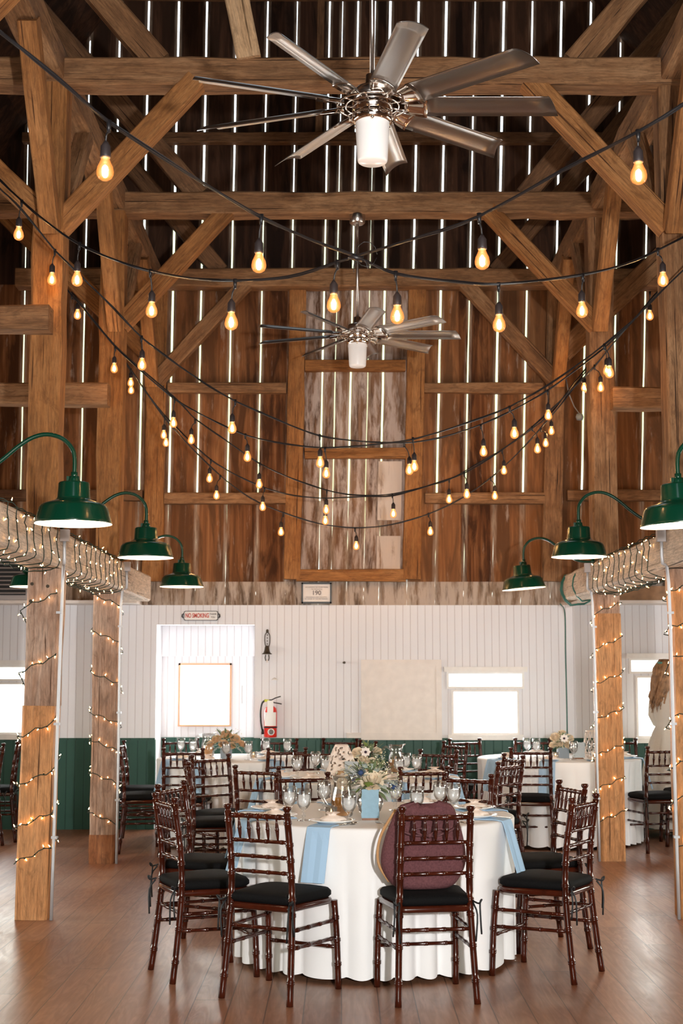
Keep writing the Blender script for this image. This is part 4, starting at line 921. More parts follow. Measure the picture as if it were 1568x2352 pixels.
# ================================================================== TABLES AND CLOTHS
TZ = .745; TOP = .757
def round_table(x, y, label, clabel, seed, r=.755, folds=30, hem=.02, flare=.004):
    t = thing('round_table', label, 'table', (x, y, 0), 0, 'round banquet tables')
    b = MB(); b.lathe([(0, TZ-.02), (r-.01, TZ-.02), (r, TZ-.012), (r, TZ-.004), (r-.006, TZ), (0, TZ)], 48); b.build('tabletop', M['box_wood'], t)
    for a in (45, 135, 225, 315):
        a = math.radians(a); b = MB(); b.tube([(.42*math.cos(a), .42*math.sin(a), TZ-.02), (.47*math.cos(a), .47*math.sin(a), 0)], .014, 8); b.build('leg', M['conduit'], t)
    rr = random.Random(seed); ph = [(rr.uniform(0, 6.28), rr.uniform(.6, 1)) for _ in range(5)]
    N = 336; rows = [(0, 0), (.3, 0), (.62, 0), (r-.03, 0), (r-.004, .001), (r+.006, .006), (r+.009, .014)]
    vs = []; fs = []
    def fold(a): return (math.sin(a*folds/2+ph[0][0]+1.4*math.sin(a*2+ph[1][0]))*.6+math.sin(a*folds*.78+ph[2][0]+math.sin(a*3+ph[3][0]))*.4)
    for k in range(N):
        a = 2*PI*k/N; g = abs(math.sin(a*folds/2+1.6*math.sin(a*2+ph[1][0])+1.1*math.sin(a*5+ph[3][0])+.5*math.sin(a*9+ph[2][0])))**.75; f = 2*g-1; dp = .045+.022*math.sin(a*3+ph[4][0]); prof = [(q, TOP-dz) for q, dz in rows]
        for i in range(1, 13):
            u = i/12; z = TOP-.014-(TOP-.014-hem)*u
            amp = .08*min(1, u*1.5)**.9; rad = r+.006+flare*u-dp*(1-g)*min(1, u*1.7)**.85
            prof.append((rad, z+(.010-.007*f if i == 12 else 0)))
        for q, z in prof: vs.append((q*math.cos(a), q*math.sin(a), z))
    m = 19
    for k in range(N):
        l = (k+1) % N
        for i in range(m-1): fs.append((k*m+i, k*m+i+1, l*m+i+1, l*m+i))
    b = MB(); b.add(vs, fs, True); me = b.mesh('tablecloth', M['cloth']); bm = bmesh.new(); bm.from_mesh(me); bmesh.ops.remove_doubles(bm, verts=bm.verts, dist=1e-5); bm.to_mesh(me); bm.free()
    for p in me.polygons: p.use_smooth = True
    o = link('tablecloth', me, None, (x, y, 0), (0, 0, rr.uniform(0, 1))); tag(o, clabel, 'tablecloth')
T1 = (.18, 7.95); T2 = (.12, 10.8); T3 = (-.97, 13.2); T4 = (2.0, 13.26)
round_table(*T1, 'round table in front under a floor length white cloth', 'white floor length cloth on the front table, pleated to the floor', 1)
round_table(*T2, 'round table in the middle under a white cloth, behind the front table', 'white cloth on the middle table, behind the front table', 2)
round_table(*T3, 'round table at back left under a white cloth, before the recess', 'white cloth on the back left table', 3, .71)
round_table(*T4, 'round table at back right under a white cloth, behind the honey coloured post', 'white cloth on the back right table', 4, .74)

# napkins hanging over the table edge
def napkin(tc, ang, label, w=.125, drop=.26, inn=.26, r=.755, group='blue napkins at the place settings'):
    a = math.radians(ang); b = MB(); n = 4; path = []
    ux, uy = math.cos(a), math.sin(a)
    for q in (r-inn, r-inn*.5, r-.02): path.append((q, TOP+.003))
    path += [(r+.012, TOP-.002), (r+.020, TOP-.016)]
    for i in range(1, 6): u = i/5; path.append((r+.022+.058*u+.012*u, TOP-.016-(drop-.016)*u))
    vs = []; fs = []
    for s in (0, .004):
        for q, z in path:
            for j in range(n+1):
                o = (-1+2*j/n)*w/2; wob = .004*math.sin(j*2.5)*(1 if z < TOP-.03 else 0)
                vs.append(((q+s+wob)*ux-o*uy, (q+s+wob)*uy+o*ux, z+(s if z > TOP-.01 else 0)))
    m = n+1; L = len(path); N = L*m
    for i in range(L-1):
        for j in range(n): k = i*m+j; fs.append((k, k+m, k+m+1, k+1)); fs.append((N+k, N+k+1, N+k+m+1, N+k+m))
        for j in (0, n): k = i*m+j; q = (k, N+k, N+k+m, k+m); fs.append(q if j == 0 else q[::-1])
    for j in range(n):
        k = (L-1)*m+j; fs.append((k, N+k, N+k+1, k+1)); fs.append((j, j+1, N+j+1, N+j))
    b.add(vs, fs, False); o = b.build('napkin', M['blue_napkin'], None, (tc[0], tc[1], 0)); return tag(o, label, 'napkin', group)
def angto(tc, p): return math.degrees(math.atan2(p[1]-tc[1], p[0]-tc[0]))
_pl = {}
def plate(x, y, z, label, group):
    if 'p' not in _pl:
        b = MB(); b.lathe([(0, 0), (.075, 0), (.085, .006), (.115, .014), (.117, .017), (.113, .018), (.082, .010), (.072, .006), (0, .005)], 36); _pl['p'] = b.mesh('plate', M['china'])
    return tag(link('plate', _pl['p'], None, (x, y, z)), label, 'plate', group)
def favor(x, y, z, label, group):
    b = MB(); rr = random.Random(int(x*1000)); n = 14; vs = [(0, 0, 0)]; fs = []
    prof = [(.055, 0), (.062, .010), (.05, .022), (.026, .030), (.017, .034), (.032, .043), (.044, .046)]
    for i, (q, zz) in enumerate(prof):
        for k in range(n): a = 2*PI*k/n; w = q*(1+.22*math.sin(k*2.3+i*.7)+rr.uniform(-.08, .08)); vs.append((w*math.cos(a), w*math.sin(a)*.8, zz+(.008*math.sin(k*3.1) if i > 4 else 0)))
    for k in range(n):
        l = (k+1) % n; fs.append((0, 1+l, 1+k))
        for i in range(len(prof)-1): fs.append((1+i*n+k, 1+i*n+l, 1+(i+1)*n+l, 1+(i+1)*n+k))
    b.add(vs, fs, True); return tag(b.build('favor_bag', M['lattice'], None, (x, y, z)), label, 'favour bag', group)
# front table places (towards each of its chairs)
PL = [('front left', (-.38, 6.87)), ('front right', (.434, 6.83)), ('left nearer', (-.878, 7.42)), ('left farther', (-.883, 8.25)), ('right nearer', (1.212, 7.42)), ('right farther', (1.297, 8.31)), ('far left', (-.242, 9.08)), ('far right', (.774, 9.02))]
for nm, p in PL:
    a = angto(T1, p)
    if nm == 'front left': a += 5
    if nm == 'front right': a += 4
    napkin(T1, a, 'blue napkin hanging over the front table edge, %s place' % nm)
    ux, uy = math.cos(math.radians(a)), math.sin(math.radians(a)); q = .755-.16
    plate(T1[0]+ux*q, T1[1]+uy*q, TOP+.008, 'white plate on the front table, %s place' % nm, 'plates on the front table')
    favor(T1[0]+ux*q, T1[1]+uy*q, TOP+.014, 'small gathered lace bag on the %s plate of the front table' % nm, 'favour bags on plates')
for tc, nm0, rr_, lst in ((T2, 'middle', .755, [('near left', (-.561, 9.79)), ('near right', (.49, 9.86)), ('left', (-1.08, 10.35)), ('right near', (1.17, 10.35)), ('right far', (1.3, 11.13)), ('far left', (-.16, 11.72)), ('far right', (.78, 11.8))]),
                     (T3, 'back left', .71, [('near left', (-1.33, 12.32)), ('near right', (-.47, 12.46)), ('left', (-1.93, 12.5)), ('far left', (-1.55, 13.92)), ('far right', (-.6, 13.88))]),
                     (T4, 'back right', .74, [('near left', (1.72, 12.3)), ('near right', (2.45, 12.3)), ('left', (1.2, 12.8)), ('far left', (1.85, 13.93)), ('far right', (2.68, 13.93)), ('right', (3.1, 13.0))])):
    for nm, p in lst:
        a = angto(tc, p); napkin(tc, a, 'blue napkin over the edge of the %s table, %s place' % (nm0, nm), .14, .27, .2, rr_, 'blue napkins on the %s table' % nm0)
        ux, uy = math.cos(math.radians(a)), math.sin(math.radians(a)); q = rr_-.15
        plate(tc[0]+ux*q, tc[1]+uy*q, TOP+.008, 'white plate on the %s table, %s place' % (nm0, nm), 'plates on the %s table' % nm0)
        favor(tc[0]+ux*q, tc[1]+uy*q, TOP+.014, 'small gathered lace bag on the %s plate of the %s table' % (nm, nm0), 'favour bags on the %s table' % nm0)

# goblets
_g = {}
def goblet(x, y, label, group, empty=False):
    if not _g:
        b = MB(); b.lathe([(0, .0), (.034, .0), (.035, .003), (.012, .009), (.006, .016), (.011, .026), (.007, .034), (.012, .042), (.007, .05), (.010, .057), (.022, .066), (.034, .085), (.0385, .110), (.0375, .140), (.0350, .166), (.0338, .166), (.0360, .140), (.037, .110), (.032, .087), (.02, .069), (0, .062)], 24); _g['g'] = b.mesh('goblet', M['glass'])
        b = MB(); b.lathe([(0, .0635), (.0195, .0705), (.031, .088), (.0358, .110), (.0352, .132), (0, .132)], 20); _g['w'] = b.mesh('water', M['water'])
    o = tag(link('goblet', _g['g'], None, (x, y, TOP+.001), (0, 0, R.uniform(0, 6))), label, 'goblet', group)
    if not empty: link('water', _g['w'], o)
    return o
for x, y, l in [(-.279, 7.74, 'water goblet on the front table, leftmost, beside another goblet'), (-.198, 7.57, 'water goblet on the front table above the left plate, nearer of the left pair'),
                (-.098, 8.16, 'water goblet on the front table just left of the pitcher handle'), (.038, 7.385, 'tall water goblet on the front table nearest the camera, left of the blue card'),
                (.401, 7.70, 'water goblet on the front table just right of the blue card'), (.55, 8.08, 'water goblet on the front table, rear of the right pair'),
                (.615, 7.93, 'water goblet on the front table, front of the right pair'), (.302, 8.14, 'water goblet on the front table half hidden behind the flowers')]:
    goblet(x, y, l, 'goblets on the front table')
for x, y, l in [(-.327, 10.6, 'water goblet on the middle table, left of the lantern'), (-.115, 10.6, 'water goblet on the middle table touching the lantern'),
                (.486, 10.93, 'water goblet on the middle table, left of the right pair'), (.562, 10.76, 'water goblet on the middle table, right of the right pair'), (.42, 10.5, 'water goblet on the middle table before the pitcher'), (-.2, 11.15, 'water goblet at the back of the middle table')]:
    goblet(x, y, l, 'goblets on the middle table')
for x, y, l in [(-1.50, 13.45, 'water goblet on the back left table, far left'), (-1.37, 13.3, 'water goblet on the back left table, second from left'), (-1.02, 12.75, 'water goblet before the flowers of the back left table'),
                (-.83, 12.85, 'water goblet right of the flowers on the back left table'), (-.70, 13.4, 'water goblet on the back left table below the extinguisher'), (-.50, 13.3, 'water goblet at the right end of the back left table')]:
    goblet(x, y, l, 'goblets on the back left table')
for x, y, l in [(1.74, 13.5, 'water goblet on the back right table, leftmost'), (1.80, 13.3, 'water goblet on the back right table, second from left'), (2.07, 12.85, 'empty goblet before the lantern on the back right table'), (2.25, 12.95, 'empty goblet right of the lantern on the back right table'), (2.5, 12.9, 'goblet on the back right table beyond the honey post')]:
    goblet(x, y, l, 'goblets on the back right table', l.startswith('empty'))

def pitcher(x, y, rz, label, amber=.6, h=.215):
    t = thing('glass_pitcher', label, 'pitcher', (x, y, TOP+.001), rz, 'glass pitchers of drink')
    b = MB(); pr = [(0, 0), (.048, 0), (.055, .006), (.060, .03), (.063, .07), (.058, .11), (.048, .15), (.047, .175), (.056, h)]
    b.lathe(pr+[(r_-.003, z) for r_, z in pr[:0:-1]]+[(0, .004)], 28); b.build('jug_body', M['glass'], t)
    b = MB(); b.lathe([(0, .006), (.045, .006), (.056, .03), (.059, .07), (.055, .10), (.0, .10)], 24); b.build('drink', M['amber'], t)
    b = MB(); b.tube(smooth_path([(-.045, 0, .18), (-.085, 0, .20), (-.115, 0, .17), (-.112, 0, .11), (-.085, 0, .06), (-.058, 0, .045)], 4), .0065, 8); b.build('handle', M['glass'], t)
    b = MB(); b.add([(.05, -.018, h), (.05, .018, h), (.085, 0, h+.006), (.048, 0, h-.03)], [(0, 2, 1), (0, 3, 2), (1, 2, 3)], True); b.build('spout', M['glass'], t)
    return t
pitcher(.005, 7.80, .2, 'glass pitcher on the front table, its clear handle left of the flowers')
pitcher(.424, 11.22, .3, 'amber glass pitcher on the middle table, right of the flowers')
pitcher(-1.24, 13.35, .3, 'glass pitcher with a dark rim on the back left table, left of the flowers')

def make_rose(mb, c, r, seed, tiltv=(0, 0, 1)):
    rr = random.Random(seed); tz = Vector(tiltv).normalized(); q = tz.to_track_quat('Z', 'Y').to_matrix()
    for ring, (n, rad, hh, op) in enumerate(((3, .28, .75, .25), (4, .5, .7, .5), (5, .8, .55, .95), (6, 1.0, .3, 1.35))):
        for k in range(n):
            a = 2*PI*k/n+ring*.7+rr.uniform(-.1, .1); vs = []; fs = []
            for i in range(4):
                for j in range(5):
                    u = i/3; v = -1+j/2; aa = a+v*(PI/n)*1.15*(.5+.5*math.sin(min(1, u+.2)*PI*.6))
                    rad_ = rad*(.35+.65*u**.7)+(.12*u*u*op); z = -.5+u*(hh+.5)-.12*abs(v)**2*u-(.25*u*u*(op > 1))
                    vs.append(Vector(c)+q @ Vector((rad_*math.cos(aa)*r, rad_*math.sin(aa)*r, z*r)))
            for i in range(3):
                for j in range(4): o = i*5+j; fs.append((o, o+1, o+6, o+5))
            mb.add(vs, fs, True)
    return mb
def leafblade(mb, p, d, L, w, droop=.3, lobes=False):
    d = Vector(d).normalized(); side = d.cross(Vector((0, 0, 1)));
    if side.length < .1: side = Vector((1, 0, 0))
    side.normalize(); vs = []; fs = []; n = 5; p = Vector(p)
    for i in range(n+1):
        u = i/n; c = p+d*L*u+Vector((0, 0, -droop*L*u*u)); ww = w*math.sin(PI*min(.97, .12+.86*u))*(1.25 if lobes and i % 2 else .85 if lobes else 1)
        vs += [c-side*ww, c+Vector((0, 0, .12*w)), c+side*ww]
    for i in range(n): o = i*3; fs += [(o, o+1, o+4, o+3), (o+1, o+2, o+5, o+4)]
    return mb.add(vs, fs, True)
def bouquet(x, y, z0, rad, label, seed, roses, petal, vase, nleaf=60, wide=1.0, anem=(), thist=False):
    """flowers whose stems stand in a vase; roses: list of (x, y, z, r)"""
    rr = random.Random(seed); t = thing('flower_arrangement', label, 'flowers', (x, y, z0))
    b = MB()
    if vase == 'grey': b.lathe([(0, 0), (.045, 0), (.05, .01), (.055, .07), (.05, .1), (.044, .1), (.045, .02), (0, .02)], 20); b.build('vase', M['vase_grey'], t); h = .1
    elif vase == 'square': b.box(-.05, .05, -.05, .05, 0, .095); b.build('vase', M['vase_grey'], t); h = .095
    else: b.lathe([(0, 0), (.04, 0), (.06, .02), (.074, .06), (.068, .10), (.05, .125), (.055, .14), (.052, .14), (.047, .125), (.064, .10), (.07, .06), (.056, .024), (0, .008)], 28); b.build('vase', M['glass'], t); h = .13
    b = MB()
    for k in range(12): a = rr.uniform(0, 6.28); b.tube([(.015*math.cos(a), .015*math.sin(a), .02), (.045*math.cos(a), .045*math.sin(a), h+.06)], .002, 4)
    b.build('stems', M['leaf'], t)
    for mt, nm, n, L, w, dr, lob in (('leaf', 'greenery', nleaf, .085, .012, .2, False), ('leaf_pale', 'silvery_leaves', nleaf//3, .085, .022, .5, True), ('leaf_bright', 'round_leaves', nleaf//5, .06, .022, .5, False)):
        b = MB()
        for k in range(n):
            a = rr.uniform(0, 6.28); el = rr.uniform(-.35, 1.3); d = Vector((math.cos(a)*math.cos(el)*wide, math.sin(a)*math.cos(el), math.sin(el)))
            p = Vector((0, 0, h+.03))+d*rad*rr.uniform(.25, .72); leafblade(b, p, d, L*rr.uniform(.7, 1.2), w*rr.uniform(.7, 1.2), dr, lob)
        b.build(nm, M[mt], t)
    b = MB()
    for k in range(nleaf*2):
        a = rr.uniform(0, 6.28); el = rr.uniform(-.5, 1.2); d = Vector((math.cos(a)*math.cos(el)*wide, math.sin(a)*math.cos(el), math.sin(el))); p = Vector((0, 0, h+.03))+d*rad*rr.uniform(.7, 1.08)
        b.ball(p, rr.uniform(.0025, .0055), 5, 3)
    b.build('filler_blossom', M['filler'], t)
    for i, (fx, fy, fz, fr) in enumerate(roses):
        b = MB(); make_rose(b, (fx, fy, fz), fr, seed*10+i, (fx*4, -.5+fy*4, .8)); b.build('rose', M[petal], t)
    for i, (fx, fy, fz, fr) in enumerate(anem):
        nrm = Vector((fx*3, -1, .35)).normalized(); q = nrm.to_track_quat('Z', 'Y').to_matrix(); b = MB()
        for k in range(8):
            a = 2*PI*k/8; dv = q @ Vector((math.cos(a), math.sin(a), .25)); sv = q @ Vector((-math.sin(a), math.cos(a), 0)); c = Vector((fx, fy, fz))
            b.add([c, c+dv*fr*.6-sv*fr*.36, c+dv*fr, c+dv*fr*.6+sv*fr*.36], [(0, 1, 2, 3)], True)
        an = b.build('anemone', M['petal_white'], t); b = MB(); b.ball(Vector((fx, fy, fz))+nrm*.004, fr*.26, 10, 6); b.build('flower_centre', M['anemone_c'], an)
    if thist:
        b = MB()
        for p in ((-.10, -.05, h+.07), (.13, .0, h+.02), (-.05, -.07, h+.10)):
            b.ball(p, .014, 8, 6)
            for k in range(14): a = 2*PI*k/14; b.tube([p, (p[0]+.03*math.cos(a), p[1]-.008, p[2]+.03*math.sin(a))], [.003, .0005], 4)
        b.build('thistle', M['thistle'], t)
    return t
bouquet(.155, 7.90, TOP, .155, 'cream rose and silver leaf arrangement on the front table behind the blue card', 3,
        [(.01, -.08, .185, .056), (-.03, .02, .225, .038), (-.135, -.04, .175, .042), (.06, .03, .205, .033)], 'rose_cream', 'glass', 75, 1.25, (), True)
bouquet(.214, 11.09, TOP, .13, 'white anemone and greenery arrangement on the middle table', 5, [(-.09, -.05, .16, .045), (.02, -.07, .09, .04), (.06, .02, .17, .036), (-.05, -.05, .11, .036)], 'rose_cream', 'square', 36, .95, [(-.03, -.10, .17, .042)])
bouquet(-1.045, 13.05, TOP, .15, 'peach rose arrangement in a grey vase on the back left table', 8, [(.0, -.03, .215, .046), (.085, -.05, .18, .044), (-.085, -.04, .175, .042), (.145, 0, .13, .036), (-.02, -.08, .14, .04), (-.14, -.02, .13, .036), (.05, -.07, .12, .036)], 'rose_peach', 'grey', 46, 1.2)
bouquet(2.02, 13.15, TOP, .12, 'white anemone arrangement in a grey blue vase on the back right table', 11, [(-.075, -.04, .19, .042), (.045, -.07, .12, .04), (-.04, -.03, .13, .038), (.06, .0, .18, .04), (-.09, -.02, .12, .034), (.0, .02, .22, .038)], 'rose_cream', 'square', 26, .8, [(.0, -.09, .18, .042), (.075, -.08, .12, .03)])

# table number cards in wooden blocks
def card(x, y, w, h, rz, mat, label, block=True, z=TOP):
    t = thing('table_card', label, 'card', (x, y, z), rz)
    if block: b = MB(); b.box(-w*.46, w*.46, -.018, .018, 0, .026); b.build('wooden_block', M['walnut'], t)
    rr = random.Random(int(h*1000)); n = 9; P = []
    for i in range(n): P.append((-w/2+w*i/(n-1), h+rr.uniform(-.003, .003)))
    for i in range(1, n): P.append((w/2+rr.uniform(-.003, .003), h-(h-.012)*i/(n-1)))
    for i in range(1, n): P.append((w/2-w*i/(n-1), .012))
    for i in range(1, n-1): P.append((-w/2+rr.uniform(-.003, .003), .012+(h-.012)*i/(n-1)))
    b = MB(); m = len(P); y0 = -.0195 if block else -.002
    b.add([(a, y0, c) for a, c in P]+[(a, y0+.0015, c) for a, c in P], [tuple(range(m))[::-1], tuple(range(m, 2*m))]+[(k, (k+1) % m, m+(k+1) % m, m+k) for k in range(m)], False)
    b.build('torn_paper', M[mat], t); return t
card(.151, 7.61, .092, .158, .03, 'card_blue', 'torn edged blue grey card in a walnut block on the front table')
card(.075, 10.45, .10, .135, -.2, 'card_grey', 'grey card leaning at the lantern on the middle table')
card(2.14, 13.02, .11, .15, .1, 'card_grey', 'grey card right of the flowers on the back right table')
# votive glass behind the card's left and at the back left table
def votive(x, y, label):
    t = thing('votive_candle', label, 'candle', (x, y, TOP+.001), 0, 'small votive candles')
    b = MB(); b.lathe([(0, 0), (.026, 0), (.029, .004), (.033, .062), (.031, .062), (.027, .008), (0, .006)], 20); b.build('votive_glass', M['glass'], t)
    b = MB(); b.lathe([(0, .007), (.026, .007), (.028, .03), (0, .03)], 16); b.build('wax', M['wax'], t)
    b = MB(); b.lathe([(0, .033), (.004, .038), (.003, .046), (0, .054)], 8); b.build('flame', M['tea_flame'], t)
votive(-.055, 7.66, 'lit votive candle on the front table left of the tall goblet'); votive(-.80, 13.1, 'lit votive candle on the back left table, right of the flowers'); votive(1.93, 13.0, 'lit votive candle beside the vase on the back right table'); votive(.33, 10.55, 'lit votive candle on the middle table by the pitcher')

# cutlery on the front table
def fork(x, y, rz, label):
    t = MB(); z = TOP+.003
    t.add([(-.004, -.10, z), (.004, -.10, z), (.0025, 0, z+.004), (-.0025, 0, z+.004), (-.004, -.10, z-.002), (.004, -.10, z-.002), (.0025, 0, z+.002), (-.0025, 0, z+.002)], [(0, 1, 2, 3), (4, 7, 6, 5), (0, 4, 5, 1), (1, 5, 6, 2), (3, 2, 6, 7), (0, 3, 7, 4)], False)
    t.add([(-.0025, 0, z+.003), (.0025, 0, z+.003), (.011, .025, z+.001), (-.011, .025, z+.001)], [(0, 1, 2, 3)], False)
    for k in range(4): xx = -.0095+.0063*k; t.tube([(xx, .024, z+.001), (xx*1.0, .045, z), (xx, .07, z+.006)], [.0016, .0015, .0008], 5)
    return tag(t.build('fork', M['steel_flat'], None, (x, y, 0), (0, 0, rz)), label, 'fork', 'forks on the front table')
def spoon(x, y, rz, label):
    t = MB(); z = TOP+.004; t.tube([(0, -.10, z), (0, -.05, z+.002), (0, .02, z+.006)], [.004, .0025, .002], 6); t.ball((0, .042, z+.004), .02, 12, 6, (.8, 1.25, .25))
    return tag(t.build('spoon', M['steel_flat'], None, (x, y, 0), (0, 0, rz)), label, 'spoon', 'spoons on the front table')
def knife(x, y, rz, label):
    t = MB(); z = TOP+.003; t.tube([(0, -.10, z), (0, -.02, z+.002)], [.005, .004], 6); t.add([(-.004, -.02, z), (.005, -.02, z), (.007, .06, z), (.002, .1, z), (-.004, .09, z), (-.004, -.02, z+.002), (.005, -.02, z+.002), (.007, .06, z+.001), (.002, .1, z+.001), (-.004, .09, z+.001)], [(0, 4, 3, 2, 1), (5, 6, 7, 8, 9), (0, 1, 6, 5), (1, 2, 7, 6), (2, 3, 8, 7), (3, 4, 9, 8), (4, 0, 5, 9)], False)
    return tag(t.build('knife', M['steel_flat'], None, (x, y, 0), (0, 0, rz)), label, 'knife', 'knives on the front table')
fork(.205, 7.38, .35, 'fork on the front table below the blue card, left one'); fork(.235, 7.375, .25, 'fork on the front table below the blue card, right one')
spoon(.04, 7.38, -.75, 'spoon on the front table left of the forks'); knife(.01, 7.36, -.7, 'knife lying beside the spoon on the front table')
fork(.82, 7.75, 1.0, 'fork beside the right nearer plate of the front table'); knife(.60, 7.48, .7, 'knife beside the front right plate'); spoon(-.40, 7.70, -.9, 'spoon beside the left nearer plate of the front table'); knife(-.36, 7.66, -.9, 'knife beside the left nearer plate of the front table')

# lanterns
def lattice_lantern(x, y, r, h, label, weave):
    t = thing('lattice_lantern', label, 'lantern', (x, y, TOP+.001), 0)
    b = MB(); n = 34; m = 16; vs = []; fs = []; rr = random.Random(3)
    prof = lambda u: r*((1-.62*u**1.6)*(.93+.15*math.sin(min(1, u*3)*PI/2))) if not weave else r*(.9+.16*math.sin(u*PI)-.12*u)
    for i in range(m+1):
        u = i/m
        for k in range(n): a = 2*PI*(k+(.5 if i % 2 else 0))/n; q = prof(u); vs.append((q*math.cos(a), q*math.sin(a), h*u))
    for i in range(m):
        for k in range(n):
            l = (k+1) % n
            if not weave:
                if rr.random() < .26 and 0 < i < m-1: continue
                fs.append((i*n+k, i*n+l, (i+1)*n+l, (i+1)*n+k))
    if weave:
        for s in (-1, 1):
            for k in range(12):
                b.tube([(prof(i/10)*math.cos(2*PI*k/12+s*i*.11), prof(i/10)*math.sin(2*PI*k/12+s*i*.11), h*i/10) for i in range(11)], .003, 5)
        for u in (0, 1): b.tube([(prof(u)*math.cos(a*PI/12), prof(u)*math.sin(a*PI/12), h*u) for a in range(24)], .005, 6, closed=True)
    else: b.add(vs, fs, True)
    o = b.build('lattice_shell', M['lattice'], t)
    if not weave:
        md = o.modifiers.new('thickness', 'SOLIDIFY'); md.thickness = .004
        b = MB(); b.lathe([(0, 0), (r*.98, 0), (r*.98, .008), (0, .008)], 30); b.build('base', M['walnut'], t)
    b = MB(); b.lathe([(0, .01), (.03, .01), (.03, .06), (0, .06)], 14); c = b.build('candle', M['wax'], t)
    return t
lattice_lantern(.0, 10.62, .115, .245, 'white pierced ceramic lantern tapering upwards on the middle table', False)
lattice_lantern(2.33, 13.25, .10, .24, 'white knotted macrame lantern on the back right table', True)

# ================================================================== MAUVE BAG ON THE CHAIR
def make_bag():
    t = thing('backpack', 'mauve suede drawstring backpack propped on the front right chair', 'bag', (.395, 6.96, SH+.058), math.radians(10))
    b = MB(); n = 36; m = 22; vs = []; fs = []; H = .40
    def prof(u):
        w = .208*(1-abs(1-min(1, u/.34))**2.0*.34) if u < .34 else .208*(1-((u-.34)/.66)**1.7*.40)
        return w
    for i in range(m+1):
        u = i/m; w = prof(u)*(1 if u < .93 else 1-.5*((u-.93)/.07)**2); d = (.078*(1-.45*u))*(1 if u < .93 else 1-.6*((u-.93)/.07)**2)
        if u < .04: w *= .90; d *= .8
        for k in range(n):
            a = 2*PI*k/n; ca, sa = math.cos(a), math.sin(a); e = .75
            x_ = w*math.copysign(abs(ca)**e, ca); y_ = d*math.copysign(abs(sa)**e, sa)
            gat = .006*math.sin(k*2.6)*max(0, (u-.62)/.38); y_ += gat+.07*u*u*-1+.02; z = H*u*(1+(.05*abs(math.cos(a))-.03)*max(0, (u-.6)/.4))+(.009*math.sin(k*1.7) if u > .9 else 0)
            vs.append((x_*(1+gat*2), y_, z))
    for i in range(m):
        for k in range(n): l = (k+1) % n; fs.append((i*n+k, i*n+l, (i+1)*n+l, (i+1)*n+k))
    fs.append(tuple(range(n))[::-1]); fs.append(tuple(m*n+k for k in range(n)))
    b.add(vs, fs, True); b.build('bag_body', M['suede'], t)
    b = MB()
    b.tube(smooth_path([(-.15, -.092, .29), (-.08, -.112, .262), (0, -.118, .262), (.08, -.112, .27), (.15, -.09, .30)], 5), .006, 6)
    b.tube(smooth_path([(0, -.12, .262), (-.045, -.13, .295), (-.07, -.125, .28), (-.03, -.125, .26), (0, -.12, .258)], 4), .005, 6)
    b.tube(smooth_path([(0, -.12, .262), (.045, -.13, .29), (.075, -.125, .275), (.03, -.125, .255), (0, -.12, .258)], 4), .005, 6)
    b.ball((0, -.122, .26), .013, 10, 6); b.build('drawstring', M['suede_dark'], t)
    b = MB(); b.tube(smooth_path([(-.165, .03, .03), (-.215, .04, .12), (-.205, .035, .24), (-.135, .01, .37)], 5), .007, 8); b.build('side_strap', M['tan'], t)
    return t
make_bag()

# ================================================================== THINGS ON THE END WALL
def rbox(mb, x0, x1, y0, y1, z0, z1, c=.01):
    P = [(x0+c, z0), (x1-c, z0), (x1, z0+c), (x1, z1-c), (x1-c, z1), (x0+c, z1), (x0, z1-c), (x0, z0+c)]; m = 8
    return mb.add([(a, y0, b_) for a, b_ in P]+[(a, y1, b_) for a, b_ in P], [tuple(range(m)), tuple(range(m, 2*m))[::-1]]+[(k, m+k, m+(k+1) % m, (k+1) % m) for k in range(m)], False)
def text(s, size, loc, mat, parent, name='lettering', bold=0.0, align='CENTER', sx=1.):
    c = bpy.data.curves.new(name, 'FONT'); c.body = s; c.size = size; c.extrude = .0008; c.align_x = align; c.align_y = 'CENTER'; c.offset = bold
    o = bpy.data.objects.new(name, c); COL.objects.link(o); bpy.context.view_layer.update()
    me = bpy.data.meshes.new_from_object(o); bpy.data.objects.remove(o); me.materials.clear(); me.materials.append(mat)
    r = link(name, me, parent, loc, (PI/2, 0, 0)); r.scale = (sx, 1, 1); return r
t = thing('occupancy_notice', 'framed white notice reading 190 hanging above the white wall boards', 'sign', (-.25, YW-.02, 2.325))
b = MB()
for a in ((-.15, .15, .088, .105), (-.15, .15, -.105, -.088), (-.15, -.135, -.105, .105), (.135, .15, -.105, .105)): b.box(a[0], a[1], -.012, .012, a[2], a[3])
b.build('frame', M['black'], t); b = MB(); b.box(-.136, .136, -.002, .008, -.09, .09); b.build('notice_paper', M['cream_board'], t)
text('190', .062, (0, -.004, .0), M['sign_grey'], t, bold=.0012)
text('OCCUPANCY BY MORE THAN', .0165, (0, -.004, .058), M['sign_grey'], t); text('190 PERSONS IS', .0165, (0, -.004, .038), M['sign_grey'], t)
text('DANGEROUS AND UNLAWFUL', .015, (0, -.004, -.042), M['sign_grey'], t); text('BY ORDER OF THE FIRE MARSHAL', .015, (0, -.004, -.06), M['sign_grey'], t)
t = thing('no_smoking_sign', 'white NO SMOKING sign with red letters above the recess', 'sign', (-1.405, YW-.012, 2.098))
b = MB(); rbox(b, -.172, .172, -.004, .008, -.048, .048, .012); b.build('sign_edge', M['black'], t)
b = MB(); rbox(b, -.165, .165, -.006, -.003, -.042, .042, .01); b.build('sign_plate', M['label_white'], t)
text('NO SMOKING', .062, (-.037, -.008, 0), M['sign_red'], t, bold=.0014, sx=.60); text('THANK', .026, (.122, -.008, .016), M['sign_grey'], t, bold=.0004, sx=.8); text('YOU', .026, (.122, -.008, -.015), M['sign_grey'], t, bold=.0004, sx=.8)
b = MB()
